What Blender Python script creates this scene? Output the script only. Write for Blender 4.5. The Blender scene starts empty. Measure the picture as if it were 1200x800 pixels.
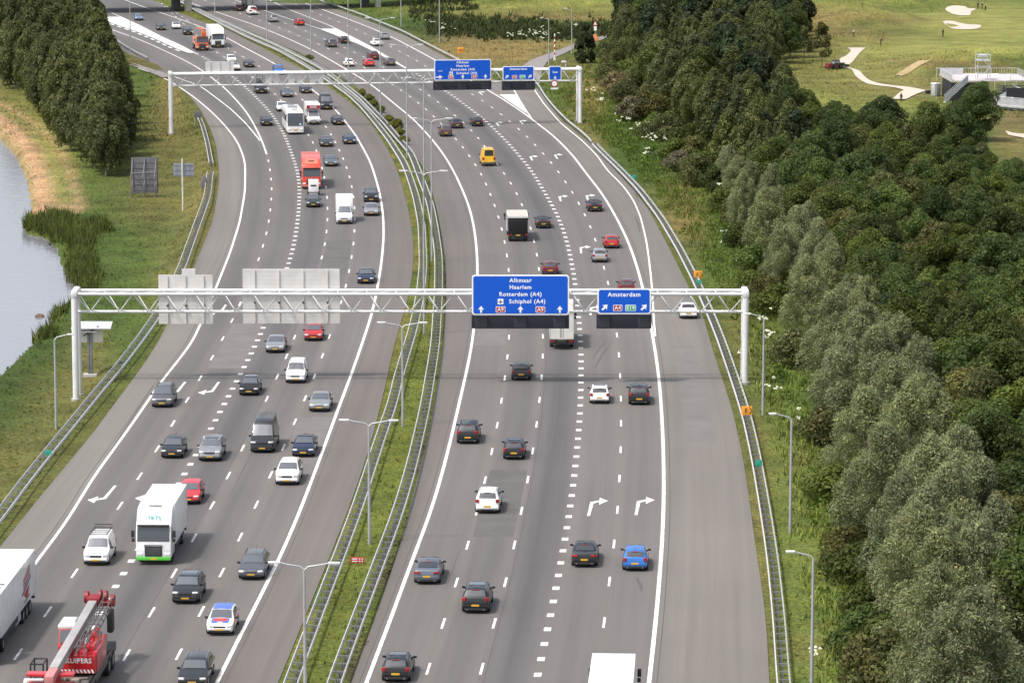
import bpy, bmesh, math, random
import numpy as np
from mathutils import Vector, Matrix, noise as mnoise
random.seed(11)
RNG = np.random.default_rng(5)
PI = math.pi
EXPOSURE = 0.70
# ------------------------------------------------------------------ camera numbers (reference picture is 1200 x 800)
CAM_H, FOC, PITCH = 56.0, 4240.0, math.atan(670 / 4240.0)
SP, CP = math.sin(PITCH), math.cos(PITCH)
scene = bpy.context.scene
C = scene.collection

def at(x, y, z=0.0):
    """reference pixel -> point on the horizontal plane at height z"""
    u, v = (x - 600.0), (400.0 - y)
    d = (u, v * SP + FOC * CP, v * CP - FOC * SP)
    t = (z - CAM_H) / d[2]
    return Vector((d[0] * t, d[1] * t, z))

def px(X, Y, Z=0.0):
    """world -> reference pixel (used for vegetation cover lookup only at build time)"""
    dz = Z - CAM_H
    f = Y * CP - dz * SP
    up = Y * SP + dz * CP
    return 600 + FOC * X / f, 400 - FOC * up / f

# ------------------------------------------------------------------ smooth lines X(Y) along the motorway
class Line:
    def __init__(self, pts, sigma=9.0, y0=120.0, y1=1150.0, z=0.0):
        g = sorted(((at(x, y, z).y, at(x, y, z).x) for x, y in pts))
        Y = np.array([a for a, b in g]); X = np.array([b for a, b in g])
        self.Y = np.arange(y0, y1, 2.0)
        def slope(i, j): return (X[j] - X[i]) / (Y[j] - Y[i])
        n = len(Y); k = max(1, min(4, n - 1))
        s0, s1 = slope(0, k), slope(n - 1 - k, n - 1)
        pad = 60.0
        Yp = np.concatenate(([Y[0] - 600, Y[0] - pad], Y, [Y[-1] + pad, Y[-1] + 900]))
        Xp = np.concatenate(([X[0] - 600 * s0, X[0] - pad * s0], X, [X[-1] + pad * s1, X[-1] + 900 * s1]))
        v = np.interp(np.arange(y0 - 80, y1 + 80, 2.0), Yp, Xp)
        if sigma > 0:
            r = np.arange(-40, 41) * 2.0
            kern = np.exp(-0.5 * (r / sigma) ** 2); kern /= kern.sum()
            v = np.convolve(v, kern, 'same')
        self.X = v[40:40 + len(self.Y)]
        self.t = np.gradient(self.X, 2.0)
    def x(self, y): return float(np.interp(y, self.Y, self.X))
    def xs(self, y): return np.interp(y, self.Y, self.X)
    def dx(self, y): return float(np.interp(y, self.Y, self.t))

LEFT_EDGE = Line([(32,600),(65,560),(107,510),(140,465),(165,432),(186,400),(205,360),(225,318),(235,295),(250,257),(256,220),(257,200),(255.6,190),(253,167.5),(246,150),(236,130),(222.5,112.5),(211,104),(197,92),(184,82),(170,75),(150,66),(128,57),(100,48)], 5)
LL = Line([(44,655),(65,629),(85,600),(107,562),(140,517),(165,482),(185,452),(205,427),(226,400),(252,340),(270,295),(281,260),(287,225),(287.5,200),(287,190),(284,180),(280,170),(274,160),(262.5,146),(250,133),(236,121),(225,112),(213,104),(197,94),(180,86),(155,78)], 5)
E1 = Line([(136,37),(157.5,44),(176,52),(195,60.6),(212.5,69),(226,76),(237.5,83),(262,102),(272.5,112.5),(286,127.5),(296,142.5),(306,162.5),(312.5,180),(315,189),(318,210),(319,222),(318,233),(317,247),(315,260),(312.5,274),(308,289.5),(303,305.5),(280,359),(271,378),(260,399),(247,422),(232.5,446),(217,473),(200,500),(182,530),(161,562),(138,596),(86,674),(54,719),(21,766)])
M2 = Line([(197,88),(207.5,91),(221,96),(232.5,100),(239,104),(255,116),(270,127.5),(287.5,144),(305,165),(313,184)], 3)
EB = Line([(139,19),(151,24),(170,33),(190,44),(210,52),(229,63),(237.5,65.6),(246,71.5),(276,92.5),(290,104),(300,114),(310,124),(319,134),(325,144),(330.6,152.5),(335,162),(340,175),(345,189),(349,201),(351,217),(351,232.5),(350,250),(347.5,269),(344.5,289),(341,300),(338,310),(310.5,380),(297.5,409),(289,425),(280,441),(271,459),(261,476),(251,495.5),(246,505),(228,536),(215,557.5),(208,569),(154,657),(145,671),(136,686)])
E3 = Line([(249,59),(260,65),(323,110),(362,158),(367,167),(371,176),(374,186),(378,197),(380,208),(382.6,220),(383.5,231.6),(384,245),(384,258),(383,272.5),(380.5,287.5),(377.5,303),(345,397),(335,420),(323,445),(311,471),(282.5,529),(266,561),(246,596),(226,633),(203,673),(177,719),(148,767)])
E4 = Line([(270,58.5),(280,64),(301,76),(346,109),(354,116),(382,148),(388,157.5),(393,166.5),(398,176),(402.5,186),(406,196),(410,207),(412.5,219),(414.6,231),(415.6,244),(416,257.5),(415.5,272),(414.5,287),(412,302.5),(409,319.5),(405,337.5),(399.5,356),(377,420),(367,444.5),(356,470),(344,498),(330.5,528),(315.5,560),(300,592),(280,632.5),(259,672.5),(235,717.5),(209.5,766)])
LR = Line([(170,9),(195,17.5),(215,24),(234,31),(269,46),(281,53),(296,61),(310,68),(324,76),(367.5,106),(376,113),(394,129),(405,143),(417.5,159),(426,175),(434,189),(437.5,200),(445,225),(449,250),(450,275),(447.5,305),(442,340),(435,372),(425,400),(412.5,437),(395,482),(375,537),(351,600),(330,650),(300,708),(280,747),(255,797)])
MED_L = Line([(180,2.5),(245,29),(264,32.5),(290,47.5),(315,60),(340,74),(356,81),(410,120),(427.5,135),(441,154),(452.5,171),(461,189),(466,200),(470,212),(480,250),(485,287),(484,320),(475,362),(462.5,400),(452,450),(440,500),(425,550),(407,600),(382.5,662),(362,710),(345,755),(325,800)])
MED_R = Line([(240,14),(277.5,30),(315,46),(352.5,62.5),(384,81),(417.5,101),(426,111),(441,127.5),(457.5,145),(475,164),(490,189),(502,200),(507,225),(515,262),(521,300),(523,340),(522,375),(519,400),(512,455),(502,512),(485,575),(470,637),(450,695),(430,750),(410,800)])
RL = Line([(227,5),(256,15),(270,20),(300,30),(332,43),(365,58),(400,78),(435,99),(460,120),(485,140),(507,164),(520,181),(531,199),(541,220),(550,242),(556,267),(559,295),(560,320),(555.5,385),(554,400),(547.5,432),(537,477),(526,525),(516,562),(505.5,600),(490,637),(475,677),(460,720),(444,760),(429,800)])
D1 = Line([(287,18),(301,23),(315,28),(328,33),(341,38),(354,44),(366,49),(379,54),(390.6,60.6),(403,66),(425.6,79),(449,92),(470,106),(480.6,113),(491,121),(500,129),(509.6,137.5),(519,147),(536,164.6),(544,174),(551.5,185),(565,205),(571,219),(576,231),(581,244),(585.5,258),(589,272.5),(592.5,287),(594.5,303),(597,320),(597,401),(594,424),(591,447.5),(587,475),(582,503),(575.5,534.5),(567.5,567),(557,605),(547.5,642.5),(534,685),(519,732),(501.5,783)])
D2 = Line([(332.5,27),(347,32),(360,37),(373,43),(399,54),(411,59),(424,66),(447.5,78),(470.6,91),(493,105),(504,113),(514,120),(524.6,128),(534.6,136.5),(544.6,145),(554,154),(562.5,164),(601,217.5),(607.5,230),(613,243),(619,257),(623,271),(627,286),(630,302.5),(632.5,319.5),(637,401),(636,422.5),(634.5,447.5),(632,474),(628,502.5),(624,534),(618,566),(610.5,600),(602.5,642),(592,685),(579,731),(564,783)])
RB = Line([(337.5,11),(389,31),(400,37),(435,55),(476,80),(501,94),(521,106),(532,113),(542.5,121),(553,129),(563,136.5),(573,145),(582,154),(597,169),(624,201),(652,249),(663.5,277.5),(669,303),(673,325.5),(675,337),(676,350),(678,370),(680,390),(681,404),(681,435),(681,460.5),(680,478.5),(679,497),(677.5,516.5),(675.5,537),(673,558.5),(670,581),(668.5,593),(667,605),(662.5,630),(658,657),(652.5,685),(646.5,715),(639.5,747),(632,780.5)])
D4 = Line([(367,14),(379,19),(392,24),(404.6,29),(417.5,35),(429,40),(452,51.5),(463,57.5),(474,63.5),(485,69),(495.6,76),(565.6,118),(577,126),(588,134.6),(598,143),(609,152),(619.5,162),(629,172),(638.5,182),(648,192.5),(656,204),(665,216),(672.5,228),(680,240.5),(687,255),(694,269.5),(699,285),(709,317),(714,335),(724,397),(726,420.5),(727,445.5),(728,472),(728,500),(727.5,531),(726,565),(724,599),(719.5,640),(714,682.5),(707.5,729)])
RR = Line([(346,0),(376,10.6),(407.5,22.5),(435,33),(460,44),(485,57),(509,70),(572,106),(586,114),(602.5,125),(617.5,135),(626,142),(650,160),(675,186),(684,200),(700,219),(712.5,237.5),(725,260),(736,282),(746,310),(753,336),(760,366),(766,400),(772,437),(775,475),(777,512),(778,550),(778,600),(776,637),(772.5,682),(769,725),(765,762),(760,800)])
RAMP_L = Line([(596,96),(602.5,106),(610,119),(617.5,131),(626,143)], 0)
RAMP_R = Line([(622,98),(626,105),(637.5,122),(657.5,145),(682.5,165),(700,182.5),(711,199),(730,217.5),(742.5,235),(751,255),(757.5,282.5),(761,307.5),(764,336),(766,372),(768,396)], 4)
RIGHT_EDGE = Line([(374,2),(400,13),(425,22),(450,32),(475,42),(500,55),(512,62),(570,92),(600,98),(628,100),(640,118),(660,143),(690,167),(708,183),(722,200),(740,220),(760,245),(785,292),(807,336),(826,375),(832,400),(846,442),(859,482),(870,532),(877,575),(880,600),(887,650),(894,695),(899,740),(901,800)], 5)
RAIL_ML = Line([(240,17.5),(290,42.5),(327.5,59),(365,80),(410,111),(425,125),(441,144),(457.5,165),(472.5,189),(477.5,200),(487.5,230),(494,262),(496,312),(492,350),(484,387),(480,400),(466,445),(461,472),(450,500),(418,598),(341,800)], 6, z=0.7)
RAIL_MR = Line([(240,15),(290,38),(327,54),(352,67),(376,79),(422,114),(452,145),(466,162),(481,177.5),(492.5,207.5),(504,237.5),(510,270),(514,300),(514,340),(511,387),(510.5,400),(507.5,420),(497.5,480),(482.5,545),(467.5,597),(391,800)], 6, z=0.7)
RAIL_R = Line([(620,88),(632,99),(640,112.5),(652.5,127.5),(665,140),(689,159),(700,172),(729,200),(750,222),(775,255),(797,292),(815,327),(834,370),(846,400),(865,455),(876,490),(886,535),(896,592),(905,650),(913,725),(918,800)], 5, z=0.7)
RAIL_T = Line([(374,0),(397.5,7.5),(422.5,16),(447.5,26),(472.5,36),(497.5,49),(535,68),(575,88)], 4, z=0.7)
RAIL_L = Line([(0,606),(32,562),(65,520),(110,465),(140,430),(165,398),(185,370),(212,318),(222,290),(232,262),(243,232),(246,205)], 4, z=0.5)
RAIL_L2 = Line([(247,190),(243,168),(238,150),(231,132)], 3, z=0.5)
SHORE = Line([(-60,480),(0,440),(20,420),(45,400),(60,380),(85,345),(88,330),(72,315),(66,290),(50,278),(28,275),(29,255),(37,245),(32,210),(20,180),(0,160),(-20,145),(-60,120)], 1.0, z=-2.2)
OVER = dict(y0=834.0, y1=858.0)

# ------------------------------------------------------------------ terrain
def smooth(t):
    t = np.clip(t, 0, 1); return t * t * (3 - 2 * t)
BUMPS = []   # golf dunes: (X, Y, rx, ry, h)
for x, y, rx, ry, h in [(1012,30,14,9,2.2),(1040,24,9,8,1.6),(1060,8,16,8,2.4),(985,12,10,8,1.8),(1090,85,9,5,1.4),(1120,74,12,5,1.6),(1160,68,14,6,1.5),(1000,48,8,5,1.0),(930,10,14,8,2.0),(560,2,30,7,2.2),(640,10,30,8,2.0),(585,17,22,4,0.8),(1195,90,9,5,1.2)]:
    p = at(x, y); BUMPS.append((p.x, p.y, rx, ry, h * 1.5))
def height(X, Y):
    X = np.asarray(X, float); Y = np.asarray(Y, float)
    le = LEFT_EDGE.xs(Y); sh = SHORE.xs(Y)
    amp = 1.6 - 0.9 * smooth((Y - 470) / 120)
    d = le - X
    z = -0.05 - amp * smooth((d - 1.2) / 4.2)
    w = smooth((sh + 0.8 - X) / 2.2) * (Y < 1150)
    z = z - (3.4 - amp) * w
    re = RIGHT_EDGE.xs(Y)
    dr = X - re
    z = z - 0.5 * smooth((dr - 2.5) / 6) * (Y < 620)
    inside = (X > MED_L.xs(Y)) & (X < MED_R.xs(Y))
    z = z + 0.10 * smooth(np.minimum(X - MED_L.xs(Y) - .6, MED_R.xs(Y) - .6 - X) / .8) * inside
    for bx, by, rx, ry, h in BUMPS:
        z = z + h * np.exp(-(((X - bx) / rx) ** 2 + ((Y - by) / ry) ** 2) * 1.4)
    return z
def hgt(X, Y): return float(height(X, Y))
def gp(x, y):
    """reference pixel -> point on the terrain"""
    zs = np.linspace(7.0, -5.0, 121); P = [at(x, y, float(q)) for q in zs]
    h = height([p.x for p in P], [p.y for p in P]); d = zs - h
    k = int(np.argmax(d <= 0)); k = max(k, 1)
    t = d[k-1] / (d[k-1] - d[k]) if d[k-1] != d[k] else 0
    p = P[k-1].lerp(P[k], float(t)); p.z = hgt(p.x, p.y)
    return p

# ------------------------------------------------------------------ materials
MATS = {}
def base_mat(name, col, rough=0.6, metal=0.0, coat=0.0, spec=0.5):
    if name in MATS: return MATS[name]
    m = bpy.data.materials.new(name); m.use_nodes = True
    b = m.node_tree.nodes['Principled BSDF']
    b.inputs['Base Color'].default_value = (*col, 1)
    b.inputs['Roughness'].default_value = rough
    b.inputs['Metallic'].default_value = metal
    b.inputs['Coat Weight'].default_value = coat
    b.inputs['Coat Roughness'].default_value = 0.06
    b.inputs['Specular IOR Level'].default_value = spec
    MATS[name] = m
    return m
def dirty(name, col, rough=0.6, metal=0.0, coat=0.0, amt=0.25, scale=2.0, spec=0.5):
    """a surface with a little uneven weathering"""
    if name in MATS: return MATS[name]
    m = base_mat(name, col, rough, metal, coat, spec)
    nt = m.node_tree; b = nt.nodes['Principled BSDF']
    tc = nt.nodes.new('ShaderNodeTexCoord'); n = nt.nodes.new('ShaderNodeTexNoise')
    n.inputs['Scale'].default_value = scale; n.inputs['Detail'].default_value = 5
    nt.links.new(tc.outputs['Object'], n.inputs['Vector'])
    r = nt.nodes.new('ShaderNodeMapRange')
    r.inputs['From Min'].default_value = .3; r.inputs['From Max'].default_value = .7
    r.inputs['To Min'].default_value = 1 - amt; r.inputs['To Max'].default_value = 1 + amt * .4
    nt.links.new(n.outputs['Fac'], r.inputs['Value'])
    mx = nt.nodes.new('ShaderNodeMix'); mx.data_type = 'RGBA'; mx.blend_type = 'MULTIPLY'
    mx.inputs['Factor'].default_value = 1
    mx.inputs['A'].default_value = (*col, 1)
    nt.links.new(r.outputs['Result'], mx.inputs['B'])
    nt.links.new(mx.outputs['Result'], b.inputs['Base Color'])
    return m

PAINT = {}
def paint(name, col, metal=0.25, rough=0.32):
    m = dirty('paint_' + name, col, rough, metal, 0.35, 0.12, 1.3); PAINT[name] = m; return m
for n, c, me in [('black',(.007,.007,.009),.1),('darkgrey',(.032,.034,.038),.35),('grey',(.13,.135,.145),.5),('silver',(.36,.37,.38),.6),('white',(.80,.80,.79),0),
                 ('offwhite',(.66,.65,.61),0),('navy',(.012,.022,.055),.25),('blue',(.03,.16,.50),.3),('paleblue',(.17,.26,.43),.4),('red',(.42,.018,.02),.1),('brightred',(.60,.03,.045),0),('vermilion',(.66,.06,.03),0),
                 ('maroon',(.12,.015,.02),.3),('brown',(.085,.055,.045),.4),('yellow',(.76,.43,.02),0),('orange',(.62,.13,.035),0),('greenblack',(.02,.032,.03),.3),
                 ('greyblue',(.12,.14,.17),.4),('beige',(.55,.47,.38),0),('craneRed'.lower(),(.48,.012,.02),0)]:
    paint(n, c, me)
GLASS = base_mat('vehicle_glass', (.13,.14,.155), .07, .4, .5, .9)  # base colour lightened to carry the sky reflection on sloped windscreens
GLASS_D = base_mat('dark_glass', (.05,.055,.062), .07, .25, .4, .8)  # darker copy with less sky reflection put into its colour
TYRE = base_mat('tyre_rubber', (.018,.018,.018), .85)
RIM = base_mat('rim_alloy', (.32,.32,.33), .4, .6)
BLACKP = base_mat('black_plastic', (.02,.02,.022), .55)
PLATE = base_mat('plate_yellow', (.62,.36,.03), .5)
TAIL = base_mat('tail_lamp_red', (.30,.012,.012), .2, 0, .5)
HEAD = base_mat('headlamp_clear', (.80,.81,.82), .15, .1, .5)
CHROME = base_mat('chrome_trim', (.5,.5,.52), .25, .9)
GALV = dirty('galvanised_steel', (.58,.58,.57), .5, .3, 0, .2, 1.5)
GALVD = dirty('galvanised_steel_aged', (.20,.205,.21), .6, .3, 0, .25, 1.5)
WHITE_STEEL = dirty('white_coated_steel', (.66,.66,.65), .45, 0, 0, .12, .8)
LAMP_STEEL = dirty('lamp_post_steel', (.40,.41,.41), .5, .3, 0, .15, 1.0)
SIGN_BLUE = base_mat('sign_blue', (.002,.088,.53), .5, 0, 0, .35)
SIGN_WHITE = base_mat('sign_white', (.80,.80,.80), .5)
SIGN_RED = base_mat('sign_red', (.38,.015,.03), .5)
SIGN_GREEN = base_mat('sign_green', (.01,.33,.14), .5)
SCREEN = base_mat('signal_screen_off', (.010,.011,.017), .4)
HOUSING = base_mat('signal_housing', (.016,.017,.028), .6)
SIGN_BACK = dirty('aluminium_sign_back', (.64,.62,.60), .55, .2, 0, .12, .7)
SIGN_BACK_D = dirty('aged_sign_back', (.17,.165,.18), .6, .2, 0, .2, .7)
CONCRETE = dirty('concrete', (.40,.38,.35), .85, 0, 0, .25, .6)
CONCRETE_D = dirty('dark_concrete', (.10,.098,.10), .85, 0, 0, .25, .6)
SKIN = base_mat('skin', (.45,.27,.19), .6)
CLOTH_DARK = base_mat('dark_cloth', (.015,.016,.022), .9)
CLOTH_WHITE = base_mat('white_cloth', (.7,.7,.7), .9)
HAIR = base_mat('brown_hair', (.05,.03,.02), .8)
BARK = dirty('bark', (.16,.13,.10), .9, 0, 0, .3, 3)
BARK_PALE = dirty('pale_bark', (.42,.40,.36), .9, 0, 0, .4, 3)
ORANGE_SIGN = base_mat('orange_marker', (.75,.30,.03), .5)
GREEN_SIGN = base_mat('hectometre_green', (.02,.30,.20), .5)
TEAL = base_mat('teal_lettering', (.05,.40,.36), .5)
LIME = base_mat('green_bumper', (.10,.50,.06), .4)

# ------------------------------------------------------------------ mesh helpers
class MB:
    def __init__(self): self.v = []; self.f = []
    def add(self, vs, fs, M=None):
        o = len(self.v)
        self.v += [tuple((M @ Vector(p))) if M is not None else tuple(p) for p in vs]
        self.f += [tuple(i + o for i in f) for f in fs]; return self
    def box(self, c, s, M=None, rz=0.0, taper=1.0):
        hx, hy, hz = s[0] / 2, s[1] / 2, s[2] / 2
        vs = []
        for z, k in ((-hz, 1.0), (hz, taper)):
            for x, y in ((-hx, -hy), (hx, -hy), (hx, hy), (-hx, hy)): vs.append(Vector((x * k, y * k, z)))
        R = Matrix.Translation(Vector(c)) @ Matrix.Rotation(rz, 4, 'Z')
        if M is not None: R = M @ R
        return self.add(vs, [(3,2,1,0),(4,5,6,7),(0,1,5,4),(1,2,6,5),(2,3,7,6),(3,0,4,7)], R)
    def bevbox(self, c, s, b, M=None, rz=0.0):
        bm = bmesh.new(); bmesh.ops.create_cube(bm, size=1)
        for v in bm.verts: v.co = Vector((v.co.x * s[0], v.co.y * s[1], v.co.z * s[2]))
        bmesh.ops.bevel(bm, geom=list(bm.edges), offset=b, segments=2, affect='EDGES', profile=.6)
        R = Matrix.Translation(Vector(c)) @ Matrix.Rotation(rz, 4, 'Z')
        if M is not None: R = M @ R
        bm.verts.index_update()
        self.add([v.co.copy() for v in bm.verts], [tuple(v.index for v in f.verts) for f in bm.faces], R); bm.free(); return self
    def tube(self, pts, r, n=8, cap=True, M=None):
        pts = [Vector(p) for p in pts]; rr = r if isinstance(r, (list, tuple)) else [r] * len(pts)
        vs, fs = [], []
        for i, p in enumerate(pts):
            d = (pts[min(i + 1, len(pts) - 1)] - pts[max(i - 1, 0)]).normalized()
            a = Vector((0, 0, 1)) if abs(d.z) < .9 else Vector((1, 0, 0))
            u = d.cross(a).normalized(); w = d.cross(u).normalized()
            for k in range(n):
                t = 2 * PI * k / n
                vs.append(p + (u * math.cos(t) + w * math.sin(t)) * rr[i])
        for i in range(len(pts) - 1):
            for k in range(n):
                k2 = (k + 1) % n
                fs.append((i * n + k, i * n + k2, (i + 1) * n + k2, (i + 1) * n + k))
        if cap:
            fs.append(tuple(range(n - 1, -1, -1))); fs.append(tuple((len(pts) - 1) * n + k for k in range(n)))
        return self.add(vs, fs, M)
    def prism(self, prof, x0, x1, M=None):
        """profile of (y, z) swept from x0 to x1"""
        n = len(prof)
        vs = [(x0, y, z) for y, z in prof] + [(x1, y, z) for y, z in prof]
        fs = [tuple(range(n)), tuple(range(2 * n - 1, n - 1, -1))]
        fs += [(i, i + n, (i + 1) % n + n, (i + 1) % n) for i in range(n)]
        return self.add(vs, fs, M)
    def bevprism(self, prof, x0, x1, b, M=None):
        m = MB().prism(prof, x0, x1)
        bm = bmesh.new(); vs = [bm.verts.new(v) for v in m.v]
        for f in m.f: bm.faces.new([vs[i] for i in f])
        bmesh.ops.recalc_face_normals(bm, faces=bm.faces)
        bmesh.ops.bevel(bm, geom=list(bm.edges), offset=b, segments=2, affect='EDGES', profile=.6)
        bm.verts.index_update()
        self.add([v.co.copy() for v in bm.verts], [tuple(v.index for v in f.verts) for f in bm.faces], M); bm.free(); return self
    def poly(self, pts): return self.add(pts, [tuple(range(len(pts)))])
    def wheel(self, c, r, w, n=18, M=None):
        x, y, z = c
        prof = [(-w/2, r*.62), (-w/2, r*.93), (-w/2*.8, r), (w/2*.8, r), (w/2, r*.93), (w/2, r*.62)]
        vs, fs = [], []
        for k in range(n):
            t = 2 * PI * k / n
            for px_, pr in prof: vs.append((x + px_, y + pr * math.cos(t), z + pr * math.sin(t)))
        m = len(prof)
        for k in range(n):
            k2 = (k + 1) % n
            for j in range(m - 1): fs.append((k*m + j, k2*m + j, k2*m + j + 1, k*m + j + 1))
        return self.add(vs, fs, M)
    def disc(self, c, r, w, n=14, M=None):
        return self.tube([(c[0] - w/2, c[1], c[2]), (c[0] + w/2, c[1], c[2])], r, n, True, M)
    def mesh(self, name, mat=None, smooth=False, fix=True):
        me = bpy.data.meshes.new(name); me.from_pydata(self.v, [], self.f); me.validate()
        if fix:
            bm = bmesh.new(); bm.from_mesh(me); bmesh.ops.recalc_face_normals(bm, faces=bm.faces); bm.to_mesh(me); bm.free()
        if mat is not None: me.materials.append(mat)
        if smooth:
            me.polygons.foreach_set('use_smooth', [True] * len(me.polygons))
            me.set_sharp_from_angle(angle=math.radians(42))
        return me

def obj(name, me, parent=None, loc=None, rot=None):
    o = bpy.data.objects.new(name, me); C.objects.link(o)
    if parent is not None: o.parent = parent
    if loc is not None: o.location = loc
    if rot is not None: o.rotation_euler = rot
    return o
def thing(name, label, cat, loc=(0,0,0), rz=0.0, group=None):
    o = bpy.data.objects.new(name, None); C.objects.link(o)
    o.location = loc; o.rotation_euler = (0, 0, rz); o.empty_display_size = .3
    return tag(o, label, cat, group)
def tag(o, label, cat, group=None):
    o['label'] = label; o['category'] = cat
    if group: o['group'] = group
    return o
def struct(o): o['kind'] = 'structure'; return o
def stuff(o, label=None):
    o['kind'] = 'stuff'
    if label: o['label'] = label
    return o
def text_mesh(s, size, mat, extrude=.004, bold=0.012, align='CENTER', spacing=1.05):
    cu = bpy.data.curves.new('t', 'FONT'); cu.body = s; cu.size = size; cu.extrude = extrude
    cu.offset = bold * size; cu.align_x = align; cu.align_y = 'CENTER'; cu.space_character = spacing; cu.resolution_u = 3
    o = bpy.data.objects.new('t', cu); C.objects.link(o)
    me = bpy.data.meshes.new_from_object(o)
    bpy.data.objects.remove(o); bpy.data.curves.remove(cu)
    me.materials.clear(); me.materials.append(mat)
    return me
# ------------------------------------------------------------------ camera, sky, sun
cam = bpy.data.cameras.new('camera'); cam_o = bpy.data.objects.new('camera', cam); C.objects.link(cam_o)
cam_o.location = (0, 0, CAM_H); cam_o.rotation_euler = (PI / 2 - PITCH, 0, 0)
cam.sensor_fit = 'HORIZONTAL'; cam.sensor_width = 36.0; cam.lens = 36.0 * FOC / 1200.0
cam.clip_start = 1.0; cam.clip_end = 20000.0
scene.camera = cam_o
SUN_EL, SUN_AZ = math.radians(60), math.radians(-126)      # azimuth measured from +Y (view direction) towards +X
world = bpy.data.worlds.new('World'); scene.world = world; world.use_nodes = True
wn = world.node_tree; bg = wn.nodes['Background']
sky = wn.nodes.new('ShaderNodeTexSky'); sky.sky_type = 'NISHITA'; sky.sun_disc = False
sky.sun_elevation = SUN_EL; sky.sun_rotation = SUN_AZ; sky.air_density = 1.0; sky.dust_density = 3.5; sky.ozone_density = 1.0
hsv = wn.nodes.new('ShaderNodeHueSaturation'); hsv.inputs['Saturation'].default_value = .5
wn.links.new(sky.outputs['Color'], hsv.inputs['Color']); wn.links.new(hsv.outputs['Color'], bg.inputs['Color']); bg.inputs['Strength'].default_value = 0.15
sun = bpy.data.lights.new('sun', 'SUN'); sun.energy = 2.2; sun.angle = math.radians(5); sun.color = (1.0, .955, .89)
sun_o = bpy.data.objects.new('sun', sun); C.objects.link(sun_o)
sd = Vector((math.sin(SUN_AZ) * math.cos(SUN_EL), math.cos(SUN_AZ) * math.cos(SUN_EL), math.sin(SUN_EL)))
sun_o.rotation_euler = sd.to_track_quat('Z', 'Y').to_euler(); sun_o.location = (-60, 200, 150)
vs = scene.view_settings
vs.view_transform = 'Standard'; vs.look = 'None'; vs.gamma = 1.0; vs.exposure = EXPOSURE; vs.use_curve_mapping = False
scene.cycles.max_bounces = 6; scene.cycles.diffuse_bounces = 3; scene.cycles.glossy_bounces = 3; scene.cycles.use_denoising = True
scene.cycles.transparent_max_bounces = 8

# ------------------------------------------------------------------ vegetation colours (species and dryness of the ground cover)
LUSH = np.array((.030,.062,.010)); GREEN = np.array((.055,.088,.017)); OLIVE = np.array((.098,.097,.031)); DRY = np.array((.185,.140,.055))
TAN = np.array((.33,.225,.135)); FAIR = np.array((.195,.212,.060)); MEDG = np.array((.086,.110,.021)); DARK = np.array((.016,.026,.009)); ROUGH = np.array((.125,.098,.045))
VERGE = np.array((.098,.132,.030))
PATCH = [(225,290,45,60,OLIVE,.8),(230,200,30,60,OLIVE,.7),(175,220,50,25,OLIVE,.7),(120,190,30,60,GREEN,.8),(200,120,12,40,DRY,.5),(190,150,25,30,OLIVE,.8),
 (130,260,80,35,LUSH,.8),(150,310,55,40,GREEN,.9),(110,340,40,40,LUSH,.7),(60,400,45,50,LUSH,.9),(20,470,60,45,LUSH,.9),(90,440,30,40,OLIVE,.8),(55,470,30,30,DRY,.45),(35,520,50,25,OLIVE,.7),(10,560,45,45,OLIVE,.5),
 (75,330,50,12,LUSH,.8),(60,190,25,70,FAIR,.7),(20,125,30,60,OLIVE,.8),(40,150,60,40,FAIR,.5),(75,243,22,5,TAN,.8),
 (560,62,60,14,DRY,.8),(540,42,40,8,ROUGH,.7),(500,42,20,10,LUSH,.6),(590,35,90,5,DARK,.95),(610,41,60,4,DARK,.9),(560,26,110,3,LUSH,.7),(620,15,90,7,OLIVE,.8),(560,10,70,6,FAIR,.5),(680,6,60,7,FAIR,.6),(650,21,70,3,DRY,.7),
 (610,65,20,8,DRY,.7),(640,52,50,4,DRY,.5),(700,60,22,16,GREEN,.7),(660,80,30,10,OLIVE,.7),(690,118,18,30,DRY,.6),(690,170,18,15,DRY,.6),(720,140,40,30,GREEN,.6),(745,180,40,30,LUSH,.6),(790,235,30,25,OLIVE,.5),(800,260,18,18,DRY,.5),(840,300,25,50,GREEN,.7),(815,270,14,30,OLIVE,.7),(860,400,22,60,OLIVE,.6),(905,440,20,60,GREEN,.8),(885,520,12,70,OLIVE,.6),(930,540,20,30,OLIVE,.6),(950,620,40,60,VERGE,1.2),(945,720,35,90,VERGE,1.3),(915,520,20,60,VERGE,.8),(895,430,16,50,VERGE,.6),(945,755,22,20,DRY,.4),(890,640,9,140,DRY,.55),
 (1120,20,110,14,FAIR,.75),(1000,70,90,60,FAIR,.45),(1050,95,100,20,FAIR,.35),(1080,95,80,14,ROUGH,.5),(985,30,60,16,DRY,.35),(170,250,40,20,DRY,.35),(235,250,12,60,DRY,.4),(200,330,20,30,DRY,.35),(100,420,20,40,DRY,.35),(1130,58,90,7,FAIR,1.0),(1060,62,50,8,FAIR,.55),(1170,35,60,12,FAIR,1.0),(1000,40,50,12,ROUGH,.8),(960,25,50,14,ROUGH,.8),(1010,28,26,6,LUSH,1.3),(1050,36,30,5,LUSH,1.0),(1075,10,40,5,LUSH,.9),(985,45,20,4,LUSH,.8),(1000,20,40,5,DRY,.8),(1060,24,30,4,ROUGH,1.2),(1090,84,16,4,LUSH,.9),(1120,80,14,4,LUSH,.7),(1075,72,50,6,ROUGH,.8),(1040,105,60,9,OLIVE,.9),(1110,78,60,6,ROUGH,.7),(1150,112,40,10,GREEN,.5),(1185,140,20,12,ROUGH,.8),(1190,190,18,40,OLIVE,.7),(1190,165,20,10,DRY,.6),(950,60,40,20,OLIVE,.8),(960,90,50,14,OLIVE,.8)]
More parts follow.
